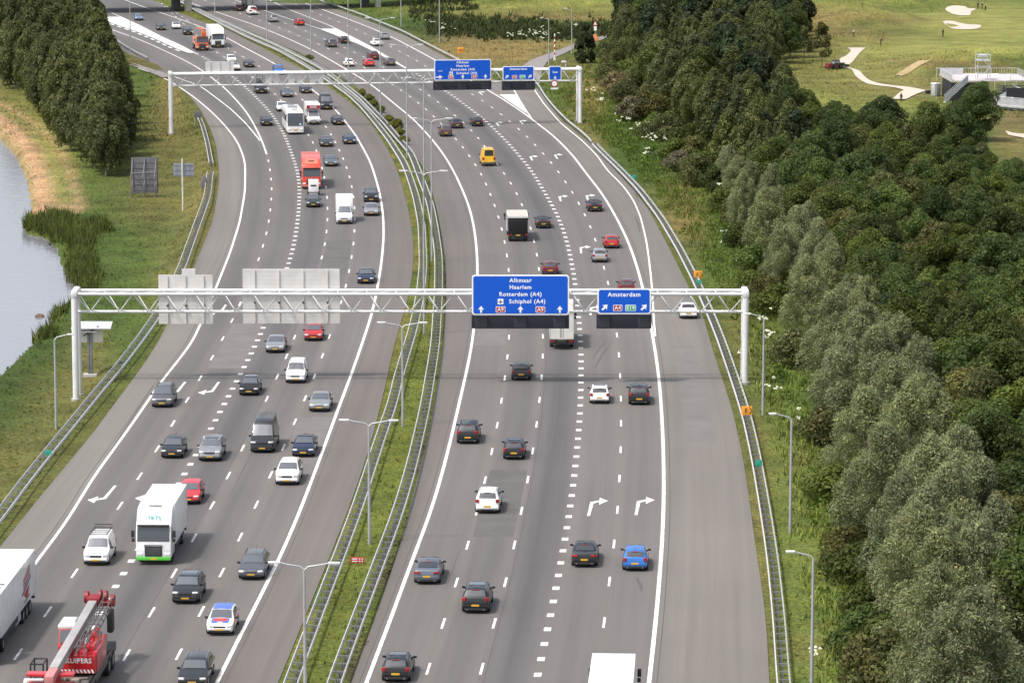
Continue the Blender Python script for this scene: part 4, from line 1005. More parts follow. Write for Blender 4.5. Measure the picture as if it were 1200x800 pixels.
# dark tipper going away
L = 8.2; t = lorry('tipper_lorry', 'dark tipper lorry with a white rim seen from behind, beside a black saloon', 607, 283.5, OUT, L)
tractor(t, L/2, 'white', 2.4, 2.9, False)
bd = obj('tipper_body', MB().bevbox((0,-1.2,1.95), (2.35,5.7,2.0), .05).mesh('tipper_body', PAINT['black'], True), t)
rim = MB()
for s in (-1, 1): rim.box((s*1.16,-1.2,3.0), (.14,5.8,.18))
rim.box((0,-4.06,3.0),(2.45,.12,.22)).box((0,1.65,3.0),(2.45,.12,.3))
obj('rim_rail', rim.mesh('rim_rail', PAINT['offwhite']), bd)
obj('load_cover', MB().box((0,-1.2,3.0),(2.2,5.6,.06)).mesh('load_cover', PAINT['beige']), bd)
for s in (-1, 1): obj('tail_light', MB().box((s*.95,-4.09,.85),(.34,.06,.16)).mesh('tail_light', TAIL), t)
obj('number_plate', MB().box((0,-4.09,.8),(.52,.04,.12)).mesh('number_plate', PLATE), t)
axle(t,-2.2,2.3); axle(t,-3.3,2.3); obj('chassis', MB().box((0,-.4,.8),(.9,7.2,.3)).mesh('chassis', BLACKP), t)
# white/beige lorry behind the near sign
L = 9.0; t = lorry('box_lorry', 'white lorry with beige rear doors half hidden behind the large near blue sign', 658, 409.5, OUT, L)
tractor(t, L/2, 'white', 2.4, 2.9, True); box_body(t, -L/2, L/2-2.3, 2.35, 1.0, 3.55, 'beige'); axle(t, -L/2+1.8, 2.35)
# white lorry at the bottom edge
L = 10.5; p = at(714, 845); t = lorry('box_lorry', 'white lorry roof cut off by the bottom edge', 714, 845, OUT, L)
pe = at(719.5, 765, 4.0); s_ = D4.dx(pe.y); t.location = (pe.x - s_*3.0, pe.y - L/2 + 2.4, .012)
tractor(t, L/2, 'white', 2.5, 3.0, False); box_body(t, -L/2, L/2-2.4, 2.6, 1.05, 4.0, 'white'); axle(t, -L/2+2.2)
# dark box lorry in the bridge shadow
L = 9.0; t = lorry('box_lorry', 'dark navy box lorry ahead of a white van in the bridge shadow', 296, 11, OUT, L)
tractor(t, L/2, 'navy', 2.5, 3.0, False); box_body(t, -L/2, L/2-2.3, 2.55, 1.0, 3.9, 'navy'); axle(t, -L/2+2)

# ------------------------------------------------------------------ mobile crane
L = 11.5; c, a = pose(74, 836, L * 1.1, IN)
t = thing('mobile_crane', 'red mobile crane with a long white boom laid along its carrier', 'mobile crane', c, a, 'traffic coming towards the camera'); TRAFFIC.append(t); t.scale = (1.1,) * 3
CR = PAINT['cranered']; y0 = L/2
obj('carrier', MB().bevbox((0,0,1.05), (2.6,L,.5), .05).bevbox((0,y0-.5,1.25),(2.6,1.4,.7),.08).mesh('carrier', dirty('carrier_grime', (.13,.11,.095), .8, 0, 0, .35, 1.2), True), t)
for s in (-1, 1):
    obj('mudguard', MB().box((s*1.15, -.2, 1.36), (.34, L-1.6, .06)).mesh('mudguard', BLACKP), t)
for yy in (y0-1.6, y0-3.2, -y0+2.9, -y0+1.4): axle(t, yy, 2.7, .56)
tr = obj('turntable', MB().tube([(0,-1.4,1.3),(0,-1.4,1.6)], .95, 20).mesh('turntable', BLACKP, True), t)
ss = obj('superstructure', MB().bevbox((-.35,.6,2.05), (2.1,3.6,1.15), .06).bevbox((-1.0,1.0,2.75),(.4,2.2,.35),.06).bevbox((-1.15,-.4,2.3),(.35,3.6,.5),.05).bevbox((-.95,-1.3,2.0),(.55,2.6,.85),.05).bevbox((-.85,-.6,2.75),(.28,1.6,.8),.05).mesh('superstructure', CR, True), t)
cw = obj('counterweight', MB().bevbox((-.3,2.35,2.0), (2.1,.7,1.05), .06).mesh('counterweight', CR, True), ss)
obj('lettering', text_mesh('KUIPERS', .38, SIGN_WHITE, .004, .02), cw, (-.42, 2.715, 2.2), (PI/2, 0, PI))
hz = MB()
for k in range(10):
    x = -1.3 + k*.21; hz.add([(x, 2.715, 1.52), (x+.11, 2.715, 1.52), (x+.21, 2.715, 1.72), (x+.10, 2.715, 1.72)], [(0,1,2,3)])
obj('hazard_stripes', hz.mesh('hazard_stripes', SIGN_WHITE), cw)
cb = obj('operator_cab', MB().bevprism([(-3.1,1.5),(-1.0,1.5),(-.9,2.1),(-1.35,3.1),(-3.1,3.1)], .45, 1.29, .06).mesh('operator_cab', CR, True), ss)
obj('cab_roof', MB().bevbox((.87,-2.25,3.14), (.98,1.9,.22), .07).bevbox((.87,-2.5,3.3),(.8,1.0,.12),.04).mesh('cab_roof', PAINT['offwhite'], True), cb)
obj('cab_window', MB().add([(.52,-.87,2.35),(1.22,-.87,2.35),(1.20,-1.28,3.0),(.54,-1.28,3.0)], [(0,1,2,3)]).mesh('cab_window', GLASS_D), cb)
# boom: near end low, head far and high
bm0, bm1 = Vector((.35, 6.6, 2.55)), Vector((-.10, -6.4, 3.65))
d = (bm1 - bm0); Ln = d.length; d.normalize(); sd_ = d.cross(Vector((0,0,1))).normalized(); up_ = sd_.cross(d)
BM = Matrix((( *sd_, 0),( *d, 0),( *up_, 0),(0,0,0,1))).transposed(); BM.translation = bm0
BOOMG = dirty('boom_pale', (.34,.325,.32), .5, 0, 0, .2, .6)
boom = obj('boom', MB().bevbox((0, Ln*.46, 0), (.50, Ln*.90, .50), .05, BM).mesh('boom', BOOMG, True), t)
obj('boom_tip_section', MB().bevbox((0, -.55, -.02), (.5, 1.5, .42), .04, BM).mesh('boom_tip_section', base_mat('boom_pink', (.55,.20,.19), .5), True), boom)
sx = -1.0
jb = MB()
for q in range(9):
    ya, yb = Ln*.28 + q*Ln*.075, Ln*.28 + (q+1)*Ln*.075
    jb.tube([(.55,ya,-.2),(.55,yb,.25)], .03, 5, True, BM).tube([(1.05,ya,.25),(1.05,yb,-.2)], .03, 5, True, BM).tube([(.55,ya,.25),(1.05,ya,.25)], .03, 5, True, BM)
for xx, zz in ((.55,-.2),(.55,.25),(1.05,-.2),(1.05,.25)): jb.tube([(xx,Ln*.25,zz),(xx,Ln*.97,zz)], .045, 6, True, BM)
obj('lattice_jib', jb.mesh('lattice_jib', dirty('jib_dark', (.10,.09,.085), .6, 0, 0, .3, 2)), t)
obj('boom_head', MB().bevbox((0,Ln*.95,.05),(.75,1.0,.6),.08,BM).tube([(-.62,Ln*.98,.15),(-.40,Ln*.98,.15)],.36,14,True,BM).tube([(.2,Ln*.99,.15),(.34,Ln*.99,.15)],.42,14,True,BM).tube([(.52,Ln*.99,.1),(.66,Ln*.99,.1)],.42,14,True,BM).tube([(.9,Ln*.97,.0),(1.12,Ln*.97,.0)],.36,14,True,BM).bevbox((.7,Ln*.96,-.1),(.8,.5,.3),.08,BM).mesh('boom_head', base_mat('head_red', (.22,.015,.02), .5), True), boom)
obj('hook_block', MB().bevbox((-1.0,-5.7,2.5),(.35,.8,1.3),.1).tube([(-1.0,-5.7,3.1),(-1.0,-5.7,3.6)],.05,6).mesh('hook_block', BLACKP, True), t)
obj('lift_cylinder', MB().tube([(-.55,2.2,1.9),(-.45,-.6,2.75)],.16,10).tube([(-.45,-.6,2.75),(-.25,-2.6,3.1)],.10,10).mesh('lift_cylinder', GALV, True), ss)
obj('winch', MB().tube([(-.95,-2.4,2.3),(.1,-2.4,2.3)],.36,16).mesh('winch', GALVD, True), ss)
fr = MB()
for xx, yy in ((1.35,2.6),(1.35,3.9),(2.05,2.6),(2.05,3.9)): fr.tube([(xx,yy,1.2),(xx,yy,2.3)],.05,6)
fr.tube([(1.35,2.6,2.3),(2.05,2.6,2.3),(2.05,3.9,2.3),(1.35,3.9,2.3),(1.35,2.6,2.3)],.05,6).tube([(1.35,2.6,1.6),(2.05,3.9,1.6)],.05,6).box((1.7,3.25,1.22),(.8,1.4,.08))
obj('outrigger_rack', fr.mesh('outrigger_rack', BLACKP), t)
obj('outrigger_pad', MB().bevbox((1.8,4.35,1.5),(1.1,.25,.2),.04).bevbox((2.25,4.4,1.25),(.25,.25,.5),.04).mesh('outrigger_pad', PAINT['offwhite'], True), t)
obj('front_deck', MB().bevbox((.55,6.2,2.35),(2.6,.8,.14),.04).bevbox((.55,6.0,1.75),(2.5,.3,.25),.05).bevbox((.2,5.9,2.0),(.3,.3,.6),.05).mesh('front_deck', CR, True), t)
obj('deck_clutter', MB().bevbox((-.5,5.2,1.6),(.7,.6,.5),.1).bevbox((.3,5.0,1.6),(.4,.9,.4),.1).tube([(-1.1,4.2,1.6),(-.2,5.6,1.9)],.08,6).tube([(-.9,5.6,1.5),(.6,5.5,1.8)],.07,6).mesh('deck_clutter', dirty('clutter', (.30,.24,.19), .7, 0, 0, .4, 4)), t)
obj('side_rail', MB().box((-1.28,1.0,1.34),(.06,L-3.2,.1)).mesh('side_rail', PAINT['beige']), t)
# ------------------------------------------------------------------ guard rails
def beam_section(s):
    """W profile, s = side the face looks to"""
    return [(s*.0,.60),(s*.06,.64),(s*.06,.70),(s*.02,.73),(s*.06,.78),(s*.06,.86),(s*.0,.90)]
def guard_rail(label, L, ya, yb, gap=.75, near=100, double=True, spacing=2.0, beam=True):
    t = thing('guard_rail', label, 'guard rail', (0, 0, 0))
    Ys = np.arange(ya, yb, 2.0)
    for s in ((-1, 1) if double else (-1,)):
        m = MB(); vs = []; prof = [(0,.58),(s*.07,.62),(s*.07,.68),(s*.03,.72),(s*.07,.77),(s*.07,.84),(0,.88)]
        n = len(prof)
        for y in Ys:
            x = L.x(y); z = hgt(x, y)
            for a, b in prof: vs.append((x + s*gap/2 + a, y, z + b))
        m.add(vs, [(i*n+j, i*n+j+1, (i+1)*n+j+1, (i+1)*n+j) for i in range(len(Ys)-1) for j in range(n-1)])
        obj('beam', m.mesh('beam', GALV, True, False), t)
    # posts with their spacer arm
    pm = MB().box((0,0,.42),(.12,.14,.84))
    if double: pm.box((0,0,.80),(gap-.02,.09,.07))
    else: pm.box((-.1,0,.74),(gap/2,.09,.12))
    me = pm.mesh('post', GALVD)
    ys_ = np.arange(ya + .5, yb - .5, spacing)
    for y in ys_[:near]:
        x = L.x(y); obj('post', me, t, (x, y, hgt(x, y)), (0, 0, -math.atan(L.dx(y))))
    if len(ys_) > near:
        m = MB()
        for y in ys_[near:]:
            x = L.x(y); M = Matrix.Translation((x, y, hgt(x, y)))
            m.box((0,0,.42),(.12,.14,.84),M)
            if double: m.box((0,0,.80),(gap-.02,.09,.06),M)
        stuff(obj('posts', m.mesh('posts', GALVD), t))
    return t
guard_rail('galvanised double guard rail on the median side of the oncoming lanes', RAIL_ML, 206, 1000, .78)
guard_rail('galvanised double guard rail on the median side of the departing lanes', RAIL_MR, 206, 1000, .78)
guard_rail('galvanised double guard rail along the outer verge of the departing lanes', RAIL_R, 206, yg(172), .72)
guard_rail('galvanised single guard rail bending along the exit road at the far gantry', RAIL_R, yg(171), yg(92), .3, 100, False)
guard_rail('galvanised guard rail beyond the solid white gore beside the far wild verge', RAIL_T, yg(86), 1000, .3, 100, False)
guard_rail('galvanised double guard rail between the oncoming lanes and the canal', RAIL_L, yg(640), yg(206), .80, 100, True, 2.4)
guard_rail('short galvanised guard rail beside the far gantry leg on the canal side', RAIL_L2, yg(196), yg(136), .5, 100, True)
RAIL_W = Line([(136,50),(150,59),(162,66),(176,73)], 1)
guard_rail('galvanised guard rail in front of the wood at the slip road corner', RAIL_W, yg(72), yg(48), .3, 100, False)

# ------------------------------------------------------------------ lamp posts
def lamp(x, y, label, H=9.1, arms=2, reach=2.0, side=-1, rise=.45, turn=None, base=None):
    p = base or gp(x, y)
    t = thing('lamp_post', label, 'lamp post', p, 0, 'lamp posts along the motorway')
    a = turn if turn is not None else -math.atan(D1.dx(min(p.y, 1100)))
    t.rotation_euler = (0, 0, a)
    obj('pole', MB().tube([(0,0,-.3),(0,0,1.2),(0,0,H-rise)], [.13,.12,.075], 8).mesh('pole', LAMP_STEEL, True), t)
    for s in ((-1, 1) if arms == 2 else (side,)):
        arm = obj('arm', MB().tube([(0,0,H-rise-.02),(s*reach*.12,0,H-rise*.55),(s*reach*.5,0,H-.12),(s*reach*.72,0,H-.02)], [.07,.06,.05,.045], 6).mesh('arm', LAMP_STEEL, True), t)
        obj('lamp_head', MB().bevbox((s*reach*.88,0,H),(reach*.36,.26,.11),.04).mesh('lamp_head', WHITE_STEEL, True), arm)
        obj('diffuser', MB().bevbox((s*reach*.88,0,H-.065),(reach*.3,.2,.04),.015).mesh('diffuser', SIGN_WHITE, True), arm)
    return t
MED_LAMPS = [(358,832,9.1,'double lamp post in the median at the very bottom of the picture'),
 (433,637,9.2,'double lamp post in the median next to a small red sign'),
 (472,500,9.1,'double lamp post in the median just in front of the near gantry'),
 (497,392,16.5,'tall double lamp post rising behind the near gantry truss'),
 (506,306,16.5,'tall double lamp post in the median, second beyond the near gantry'),
 (497,239,16.5,'tall double lamp post in the median where the two guard rails draw together'),
 (477,185,16.5,'tall double lamp post in the median, second on this side of the far gantry'),
 (446,141,16.5,'tall double lamp post in the median right before the far gantry'),
 (408.5,101,16.5,'tall double lamp post in the median right under the far gantry truss'),
 (364.5,71,16.5,'tall double lamp post in the median beyond the far gantry, near a white hatchback'),
 (313,47,16.5,'tall double lamp post in the median, third from the far bridge'),
 (252,23,16.5,'tall double lamp post in the median close to the far bridge pier')]
for x, y, h, l in MED_LAMPS: lamp(x, y, l, h, 2, 2.05 if h < 10 else 2.3)
for x, y, h, l, s in [(926,624,9.0,'single lamp post on the wooded verge beside the silver willows, second from the bottom edge',-1),(951,814,9.0,'single lamp post on the wooded verge at the bottom edge',-1),
    (894,486,9.0,'single lamp post on the wooded verge beside the leg of the near gantry',-1),(66,503,8.5,'single lamp post on the canal bank beside the near gantry leg',1),
    (515,50,14,'lamp post behind the guard rail above the far blue sign',-1),(470,31,14,'lamp post behind the guard rail beside the far wild verge',-1),(423,10,14,'lamp post behind the guard rail next to the far bridge pier',-1),
    (670,63,9,'lamp post beside the exit road next to the lone conifer',-1),(643,76,9,'lamp post on the grass beside the exit road behind the striped barrier pole',-1),(729,15,12,'far lamp post in front of the dark wood edge',-1),
    (153,62,12,'lamp post on the slip road corner in front of the wood',1),(122,47,12,'lamp post half inside the wood beside the slip road',1)]:
    lamp(x, y, l, h, 1, 1.6, s, .5, 0.0)

# ------------------------------------------------------------------ gantries
def gantry(label, A, B, H, Hl, dl, dr, depth=1.5):
    """A, B = leg foot points (left, right); H = height of the upper chords; dl, dr = extra depth of feet"""
    t = thing('sign_gantry', label, 'gantry', (A.x, A.y, 0))
    t.rotation_euler = (0, 0, math.atan2(B.y - A.y, B.x - A.x)); W = (B - A).length
    T = Matrix.Identity(4)
    for k in (0, 1):
        obj('upper_chord', MB().tube([(0,k*depth,H),(W,k*depth,H)], .165, 10).mesh('upper_chord', WHITE_STEEL, True), t)
    obj('lower_chord', MB().tube([(0,depth/2,Hl),(W,depth/2,Hl)], .14, 10).mesh('lower_chord', WHITE_STEEL, True), t)
    br = MB(); n = int(W / 1.36); n += n % 2; st = W / n
    for i in range(n):
        for k in (0, 1):
            a = (i*st, k*depth, H) if i % 2 == 0 else (i*st, depth/2, Hl)
            b = ((i+1)*st, depth/2, Hl) if i % 2 == 0 else ((i+1)*st, k*depth, H)
            if k == 0 or i % 2 == 0: br.tube([a, b], .06 if k == 0 else .045, 6)
    for i in range(0, n + 1, 2): br.tube([(i*st,0,H),(i*st,depth,H)], .05, 6)
    for i in range(0, n, 2): br.tube([(i*st,0,H),((i+2)*st,depth,H)], .04, 5)
    obj('bracing', br.mesh('bracing', WHITE_STEEL, True), t)
    for xx, zf in ((0, dl), (W, dr)):
        obj('head_joint', MB().bevbox((xx, depth/2, H+.02), (.62, depth+.75, .72), .22).mesh('head_joint', WHITE_STEEL, True), t)
        for k in (0, 1):
            l = obj('leg', MB().tube([(xx,k*depth+(k-.5)*.2,zf-.4),(xx,k*depth,H)], .30 if k == 0 else .27, 14).mesh('leg', WHITE_STEEL, True), t)
            obj('base_plate', MB().tube([(xx,k*depth+(k-.5)*.2,zf-.1),(xx,k*depth+(k-.5)*.2,zf+.22)], .45, 14).mesh('base_plate', CONCRETE, True), l)
    return t, W
gA = at(87, 342, 8.55); gB = at(874, 342, 8.55)
zl = hgt(gA.x, gA.y); zr = hgt(gB.x, gB.y)
GN, GWN = gantry('near white lattice gantry spanning both carriageways, carrying the large blue signs', Vector((gA.x, gA.y, 0)), Vector((gB.x, gB.y, 0)), 8.35, 6.55, zl, zr, 2.3)
fA = at(200, 86, 8.8); fB = at(680, 80, 8.8)
GF, GWF = gantry('far white lattice gantry spanning the road before the bend', Vector((fA.x, fA.y, 0)), Vector((fB.x, fB.y, 0)), 8.6, 6.7, hgt(fA.x, fA.y), hgt(fB.x, fB.y), 2.3)
def gpt(G, x, y, dy):
    """reference pixel -> (x, z) on the plane lying dy in front of the gantry's face, in the gantry's own axes"""
    M = G.matrix_world if False else Matrix.Translation(G.location) @ Matrix.Rotation(G.rotation_euler.z, 4, 'Z')
    Mi = M.inverted(); o = Mi @ Vector((0, 0, CAM_H)); u, v = x - 600.0, 400.0 - y
    d = Mi.to_3x3() @ Vector((u, v*SP + FOC*CP, v*CP - FOC*SP))
    k = (dy - o.y) / d.y; q = o + d * k; return q.x, q.z
def rrect(w, h, r, z=0, n=5):
    pts = []
    for cx, cz, a0 in ((w/2-r, h/2-r, 0), (-w/2+r, h/2-r, 90), (-w/2+r, -h/2+r, 180), (w/2-r, -h/2+r, 270)):
        for k in range(n + 1):
            a = math.radians(a0 + 90*k/n); pts.append((cx + r*math.cos(a), z, cz + r*math.sin(a)))
    return pts
def flat(name, pts2, mat, parent, y, th=.02):
    """flat sign element facing -Y built from (x, z) points with a little thickness"""
    n = len(pts2); m = MB().add([(x, y, z) for x, z in pts2] + [(x, y + th, z) for x, z in pts2], [tuple(range(n))] + [tuple(range(2*n-1, n-1, -1))] + [(i, (i+1) % n, (i+1) % n + n, i+n) for i in range(n)])
    return obj(name, m.mesh(name, mat), parent)
def sign_world(G, x0, y0, x1, y1, dy):
    ax, az = gpt(G, x0, y1, dy); bx, bz = gpt(G, x1, y0, dy)
    M = Matrix.Translation(G.location) @ Matrix.Rotation(G.rotation_euler.z, 4, 'Z')
    return M @ Vector(((ax + bx) / 2, dy, (az + bz) / 2)), bx - ax, bz - az
def up_arrow(s, ang=0):
    P = [(-.13,-.5),(.13,-.5),(.13,0),(.42,-.06),(0,.5),(-.42,-.06),(-.13,0)]
    c, n = math.cos(ang), math.sin(ang)
    return [((x*c + z*n)*s, (-x*n + z*c)*s) for x, z in P]
def blue_sign(G, rect, label, texts, arrows, shields, plane=None, dy=-.42):
    c, w, h = sign_world(G, *rect, dy)
    t = thing('motorway_sign', label, 'road sign', c, G.rotation_euler.z, 'blue overhead signs')
    flat('border', [(x, z) for x, _, z in rrect(w, h, .28)], SIGN_WHITE, t, .02, .10)
    flat('panel', [(x, z) for x, _, z in rrect(w-.26, h-.26, .2)], SIGN_BLUE, t, 0, .03)
    for s, sz, fx, fz in texts:
        obj('lettering', text_mesh(s, sz, SIGN_WHITE, .004, .026, spacing=1.16), t, (fx*w, -.006, fz*h), (PI/2, 0, 0))
    for fx, fz, sz, an in arrows:
        flat('arrow', [(x + fx*w, z + fz*h) for x, z in up_arrow(sz, an)], SIGN_WHITE, t, -.012, .014)
    for s, fx, fz, ww, mat in shields:
        hh = .58 * w / 8.9 if w > 6.5 else .58
        f = flat('route_shield', [(x + fx*w, z + fz*h) for x, _, z in rrect(ww, hh, .08)], SIGN_WHITE, t, -.010, .012)
        flat('shield_face', [(x + fx*w, z + fz*h) for x, _, z in rrect(ww-.1, hh-.1, .05)], mat, f, -.018, .01)
        obj('lettering', text_mesh(s, hh*.85, SIGN_WHITE, .003, .012), f, (fx*w, -.024, fz*h), (PI/2, 0, 0))
    if plane:
        fx, fz, sz = plane
        f = flat('airport_symbol', [(x + fx*w, z + fz*h) for x, _, z in rrect(sz, sz, .06)], SIGN_WHITE, t, -.010, .012)
        pl = [(0,.4),(.06,.3),(.06,.1),(.4,-.08),(.4,-.17),(.06,-.06),(.05,-.25),(.16,-.34),(.16,-.4),(0,-.35),(-.16,-.4),(-.16,-.34),(-.05,-.25),(-.06,-.06),(-.4,-.17),(-.4,-.08),(-.06,.1),(-.06,.3)]
        flat('aeroplane', [(x*sz + fx*w, z*sz + fz*h) for x, z in pl], BLACKP, f, -.018, .01)
    mm = MB()
    for fx in (-.38, 0, .38): mm.box((fx*w, .20, 0), (.09, .16, h*.94))
    obj('mounting_rib', mm.mesh('mounting_rib', GALVD), t)
    return t
S1 = [('Alkmaar',.52,0,.36),('Haarlem',.52,0,.19),('Rotterdam (A4)',.52,0,.015),('Schiphol (A4)',.52,.07,-.165)]
blue_sign(GN, (553,322,667,369), 'large near blue sign listing Alkmaar, Haarlem, Rotterdam and Schiphol', S1,
   [(-.405,-.36,.66,0),(0,-.36,.66,0),(.405,-.36,.66,0)], [('A9',-.205,-.365,.88,SIGN_RED),('A9',.205,-.365,.88,SIGN_RED)], (-.205,-.165,.52))
blue_sign(GN, (700,338,763,368), 'smaller near blue sign reading Amsterdam with A4 and E19', [('Amsterdam',.56,0,.26)],
   [(-.36,-.23,.72,math.radians(45)),(.37,-.23,.72,math.radians(45))], [('A4',-.12,-.26,.84,SIGN_RED),('E19',.12,-.26,.98,SIGN_GREEN)])
blue_sign(GF, (509,69.5,575.5,94.5), 'far large blue sign listing Alkmaar, Haarlem, Rotterdam and Schiphol', [(a, b, c, d) for a, b, c, d in S1] + [('(A10)',.26,-.40,-.05)],
   [(-.40,-.34,.70,0),(0,-.34,.70,0),(.40,-.34,.70,0)], [('A9',-.205,-.345,.9,SIGN_RED),('A5',.205,-.345,.9,SIGN_RED)], (-.205,-.165,.55))
blue_sign(GF, (589,77.5,626,94.5), 'far medium blue sign reading Amsterdam beside the exit', [('Amsterdam',.52,0,.30)],
   [(-.36,-.23,.72,math.radians(45)),(.37,-.23,.72,math.radians(45))], [('A4',-.12,-.26,.84,SIGN_RED),('E19',.13,-.26,.98,SIGN_GREEN)])
blue_sign(GF, (643,77.5,658,94.5), 'far small blue sign with one white arrow pointing down', [('bus',.5,0,.08)], [(0,-.32,.6,PI)], [])
c, w, h = sign_world(GF, 645.5, 95, 654, 105, -.42)
t = thing('prohibition_sign', 'small red and white sign hanging under the far small blue sign', 'road sign', c, GF.rotation_euler.z)
flat('plate', [(w*.5*math.cos(a), h*.18 + w*.5*math.sin(a)) for a in np.linspace(0, 2*PI, 20)[:-1]], SIGN_RED, t, 0, .05)
flat('face', [(w*.36*math.cos(a), h*.18 + w*.36*math.sin(a)) for a in np.linspace(0, 2*PI, 20)[:-1]], SIGN_WHITE, t, -.01, .02)
flat('text_plate', [(-w*.5,-h*.5),(w*.5,-h*.5),(w*.5,-h*.3),(-w*.5,-h*.3)], SIGN_WHITE, t, 0, .04)
flat('bracket', [(-.05,-h*.45),(.05,-h*.45),(.05,h*.9),(-.05,h*.9)], GALVD, t, .05, .05)
def matrix_panel(G, rect, label, screens, dy=-.62):
    c, w, h = sign_world(G, *rect, dy)
    t = thing('lane_signal_panel', label, 'lane signal', c, G.rotation_euler.z, 'dark lane signal panels')
    obj('housing', MB().bevbox((0, .30, 0), (w, .56, h), .03).mesh('housing', HOUSING, True), t)
    for f in screens:
        s = obj('screen', MB().bevbox((f*w, -.01, .0), (h*.92, .10, h*.90), .02).mesh('screen', base_mat('screen_face', (.028,.031,.042), .45), True), t)
        obj('sun_hood', MB().box((f*w, -.16, h*.47), (h*.95, .28, .04)).mesh('sun_hood', HOUSING), s)
    lv = MB()
    for z in np.linspace(-h*.4, h*.4, 6): lv.box((0, .012, z), (w*.985, .02, .05))
    obj('louvre', lv.mesh('louvre', SCREEN), t)
matrix_panel(GN, (552.5,369.5,667,385), 'dark signal panel with three screens under the large near blue sign', (-.40, 0, .40))
matrix_panel(GN, (699,368.5,763.5,385), 'dark signal panel under the smaller near blue sign', (-.37, .37))
matrix_panel(GF, (508,95,576,106), 'dark signal panel under the far large blue sign', (-.40, 0, .40))
matrix_panel(GF, (588.5,95,627,106), 'dark signal panel under the far medium blue sign', (-.36, .36))
def sign_back(G, rect, label, tab=None, ribs=4, dy=2.55):
    c, w, h = sign_world(G, *rect, dy)
    t = thing('overhead_sign', label, 'road sign', c, G.rotation_euler.z, 'pale backs of overhead signs')
    pn = MB().bevbox((0,0,0),(w,.06,h),.02)
    for z in np.arange(-h/2+.3, h/2-.1, .38): pn.box((0,-.034,z),(w-.06,.012,.02))
    obj('panel', pn.mesh('panel', SIGN_BACK), t)
    for k in range(ribs):
        x = -w/2 + w*(k+.5)/ribs; obj('rib', MB().box((x,-.10,0),(.08,.12,h*.97)).mesh('rib', SIGN_BACK), t)
        obj('clamp', MB().bevbox((x,-.24,-.55),(.16,.26,.16),.03).mesh('clamp', BLACKP), t)
    if tab:
        obj('exit_tab', MB().bevbox((tab*w,0,h/2+.29),(1.25,.06,.58),.02).mesh('exit_tab', SIGN_BACK), t)
sign_back(GN, (186.5,322,249,379.5), 'pale back of an overhead sign with a tab on top, over the canal side lanes', .06, 3)
sign_back(GN, (285,315,398,379), 'wide pale back of an overhead sign over the oncoming lanes', None, 4)
sign_back(GF, (241,72,274,90), 'pale sign back on the far gantry in front of white cars', None, 3, 2.55)
for x, l in ((320,'pale back of a lane signal over a black pick-up on the far gantry'),(347,'pale back of a lane signal over a black saloon on the far gantry'),(372,'pale back of a lane signal nearest the median on the far gantry')):
    sign_back(GF, (x-9,86,x+7,98), l, None, 1, 2.55)
# camera on the far gantry
c, w, h = sign_world(GF, 660, 73, 666, 80, .3)
t = thing('traffic_camera', 'small white camera on top of the far gantry near its outer leg', 'camera', c - Vector((0,0,.5)), GF.rotation_euler.z)
obj('mast', MB().tube([(0,0,-.25),(0,0,1.0)], .06, 8).mesh('mast', WHITE_STEEL, True), t)
obj('camera_body', MB().bevbox((-.3,0,1.05),(.8,.3,.3),.08).mesh('camera_body', WHITE_STEEL, True), t)

# ------------------------------------------------------------------ roadside signs and cabinets
# display on a column by the near gantry leg, seen from behind
p = gp(106, 441.5)
t = thing('information_display', 'grey information panel with solar roof on a thick column by the near gantry leg', 'display panel', p, .0)
obj('column', MB().bevbox((-.13,0,2.2),(.2,.3,4.4),.03).bevbox((.13,0,2.2),(.2,.3,4.4),.03).mesh('column', GALVD, True), t)
obj('foot', MB().bevbox((0,0,.15),(1.35,.9,.36),.06).mesh('foot', CONCRETE, True), t)
pn = MB().bevbox((.1,.1,4.2),(2.3,.12,1.7),.03); obj('panel', pn.mesh('panel', SIGN_BACK, True), t)
obj('solar_roof', MB().add([(-1.7,-.7,4.75),(2.1,-.7,4.75),(2.1,1.2,5.15),(-1.7,1.2,5.15),(-1.7,-.7,4.82),(2.1,-.7,4.82),(2.1,1.2,5.22),(-1.7,1.2,5.22)],[(0,1,2,3),(4,5,6,7),(0,1,5,4),(1,2,6,5),(2,3,7,6),(3,0,4,7)]).mesh('solar_roof', dirty('solar_cover', (.55,.57,.62), .35, .2, 0, .15, .8)), t)
obj('shelf', MB().box((-.1,-.35,4.45),(1.7,.4,.08)).mesh('shelf', WHITE_STEEL), t)
obj('strut', MB().tube([(-.6,-.2,4.0),(.9,-.3,5.0)],.05,6).mesh('strut', BLACKP), t)
# big sign back on lattice supports
p = gp(170, 231)
t = thing('direction_sign', 'large grey sign back on braced lattice supports below the wood', 'road sign', p, .06, 'sign backs standing on the canal side verge')
s_ = 9.0
pn = MB().bevbox((0,0,3.0),(3.6,.08,4.9),.02)
for z in np.arange(1.0, 5.3, .75): pn.box((0,-.06,z),(3.5,.06,.08))
obj('panel', pn.mesh('panel', SIGN_BACK_D), t)
for x in (-1.6, .05, 1.6):
    f = MB().tube([(x,-.1,0),(x,-.1,5.4)],.06,6).tube([(x-.25,-1.4,-.1),(x-.25,-1.0,1.5),(x,-.1,2.3)],.05,6).tube([(x-.25,-1.4,2.9),(x,-.1,5.2)],.05,6).tube([(x-.25,-1.4,-.1),(x-.25,-1.4,2.9)],.045,6).tube([(x-.25,-1.2,1.0),(x,-.1,.2)],.04,6)
    obj('support', f.mesh('support', GALVD), t)
obj('cross_brace', MB().tube([(-1.9,-1.4,3.4),(1.5,-1.2,3.6)],.045,6).tube([(-1.9,-1.4,3.4),(.0,-.12,1.4)],.04,6).tube([(1.3,-.6,3.4),(.0,-.12,1.6)],.04,6).mesh('cross_brace', GALVD), t)
p = gp(214.5, 247)
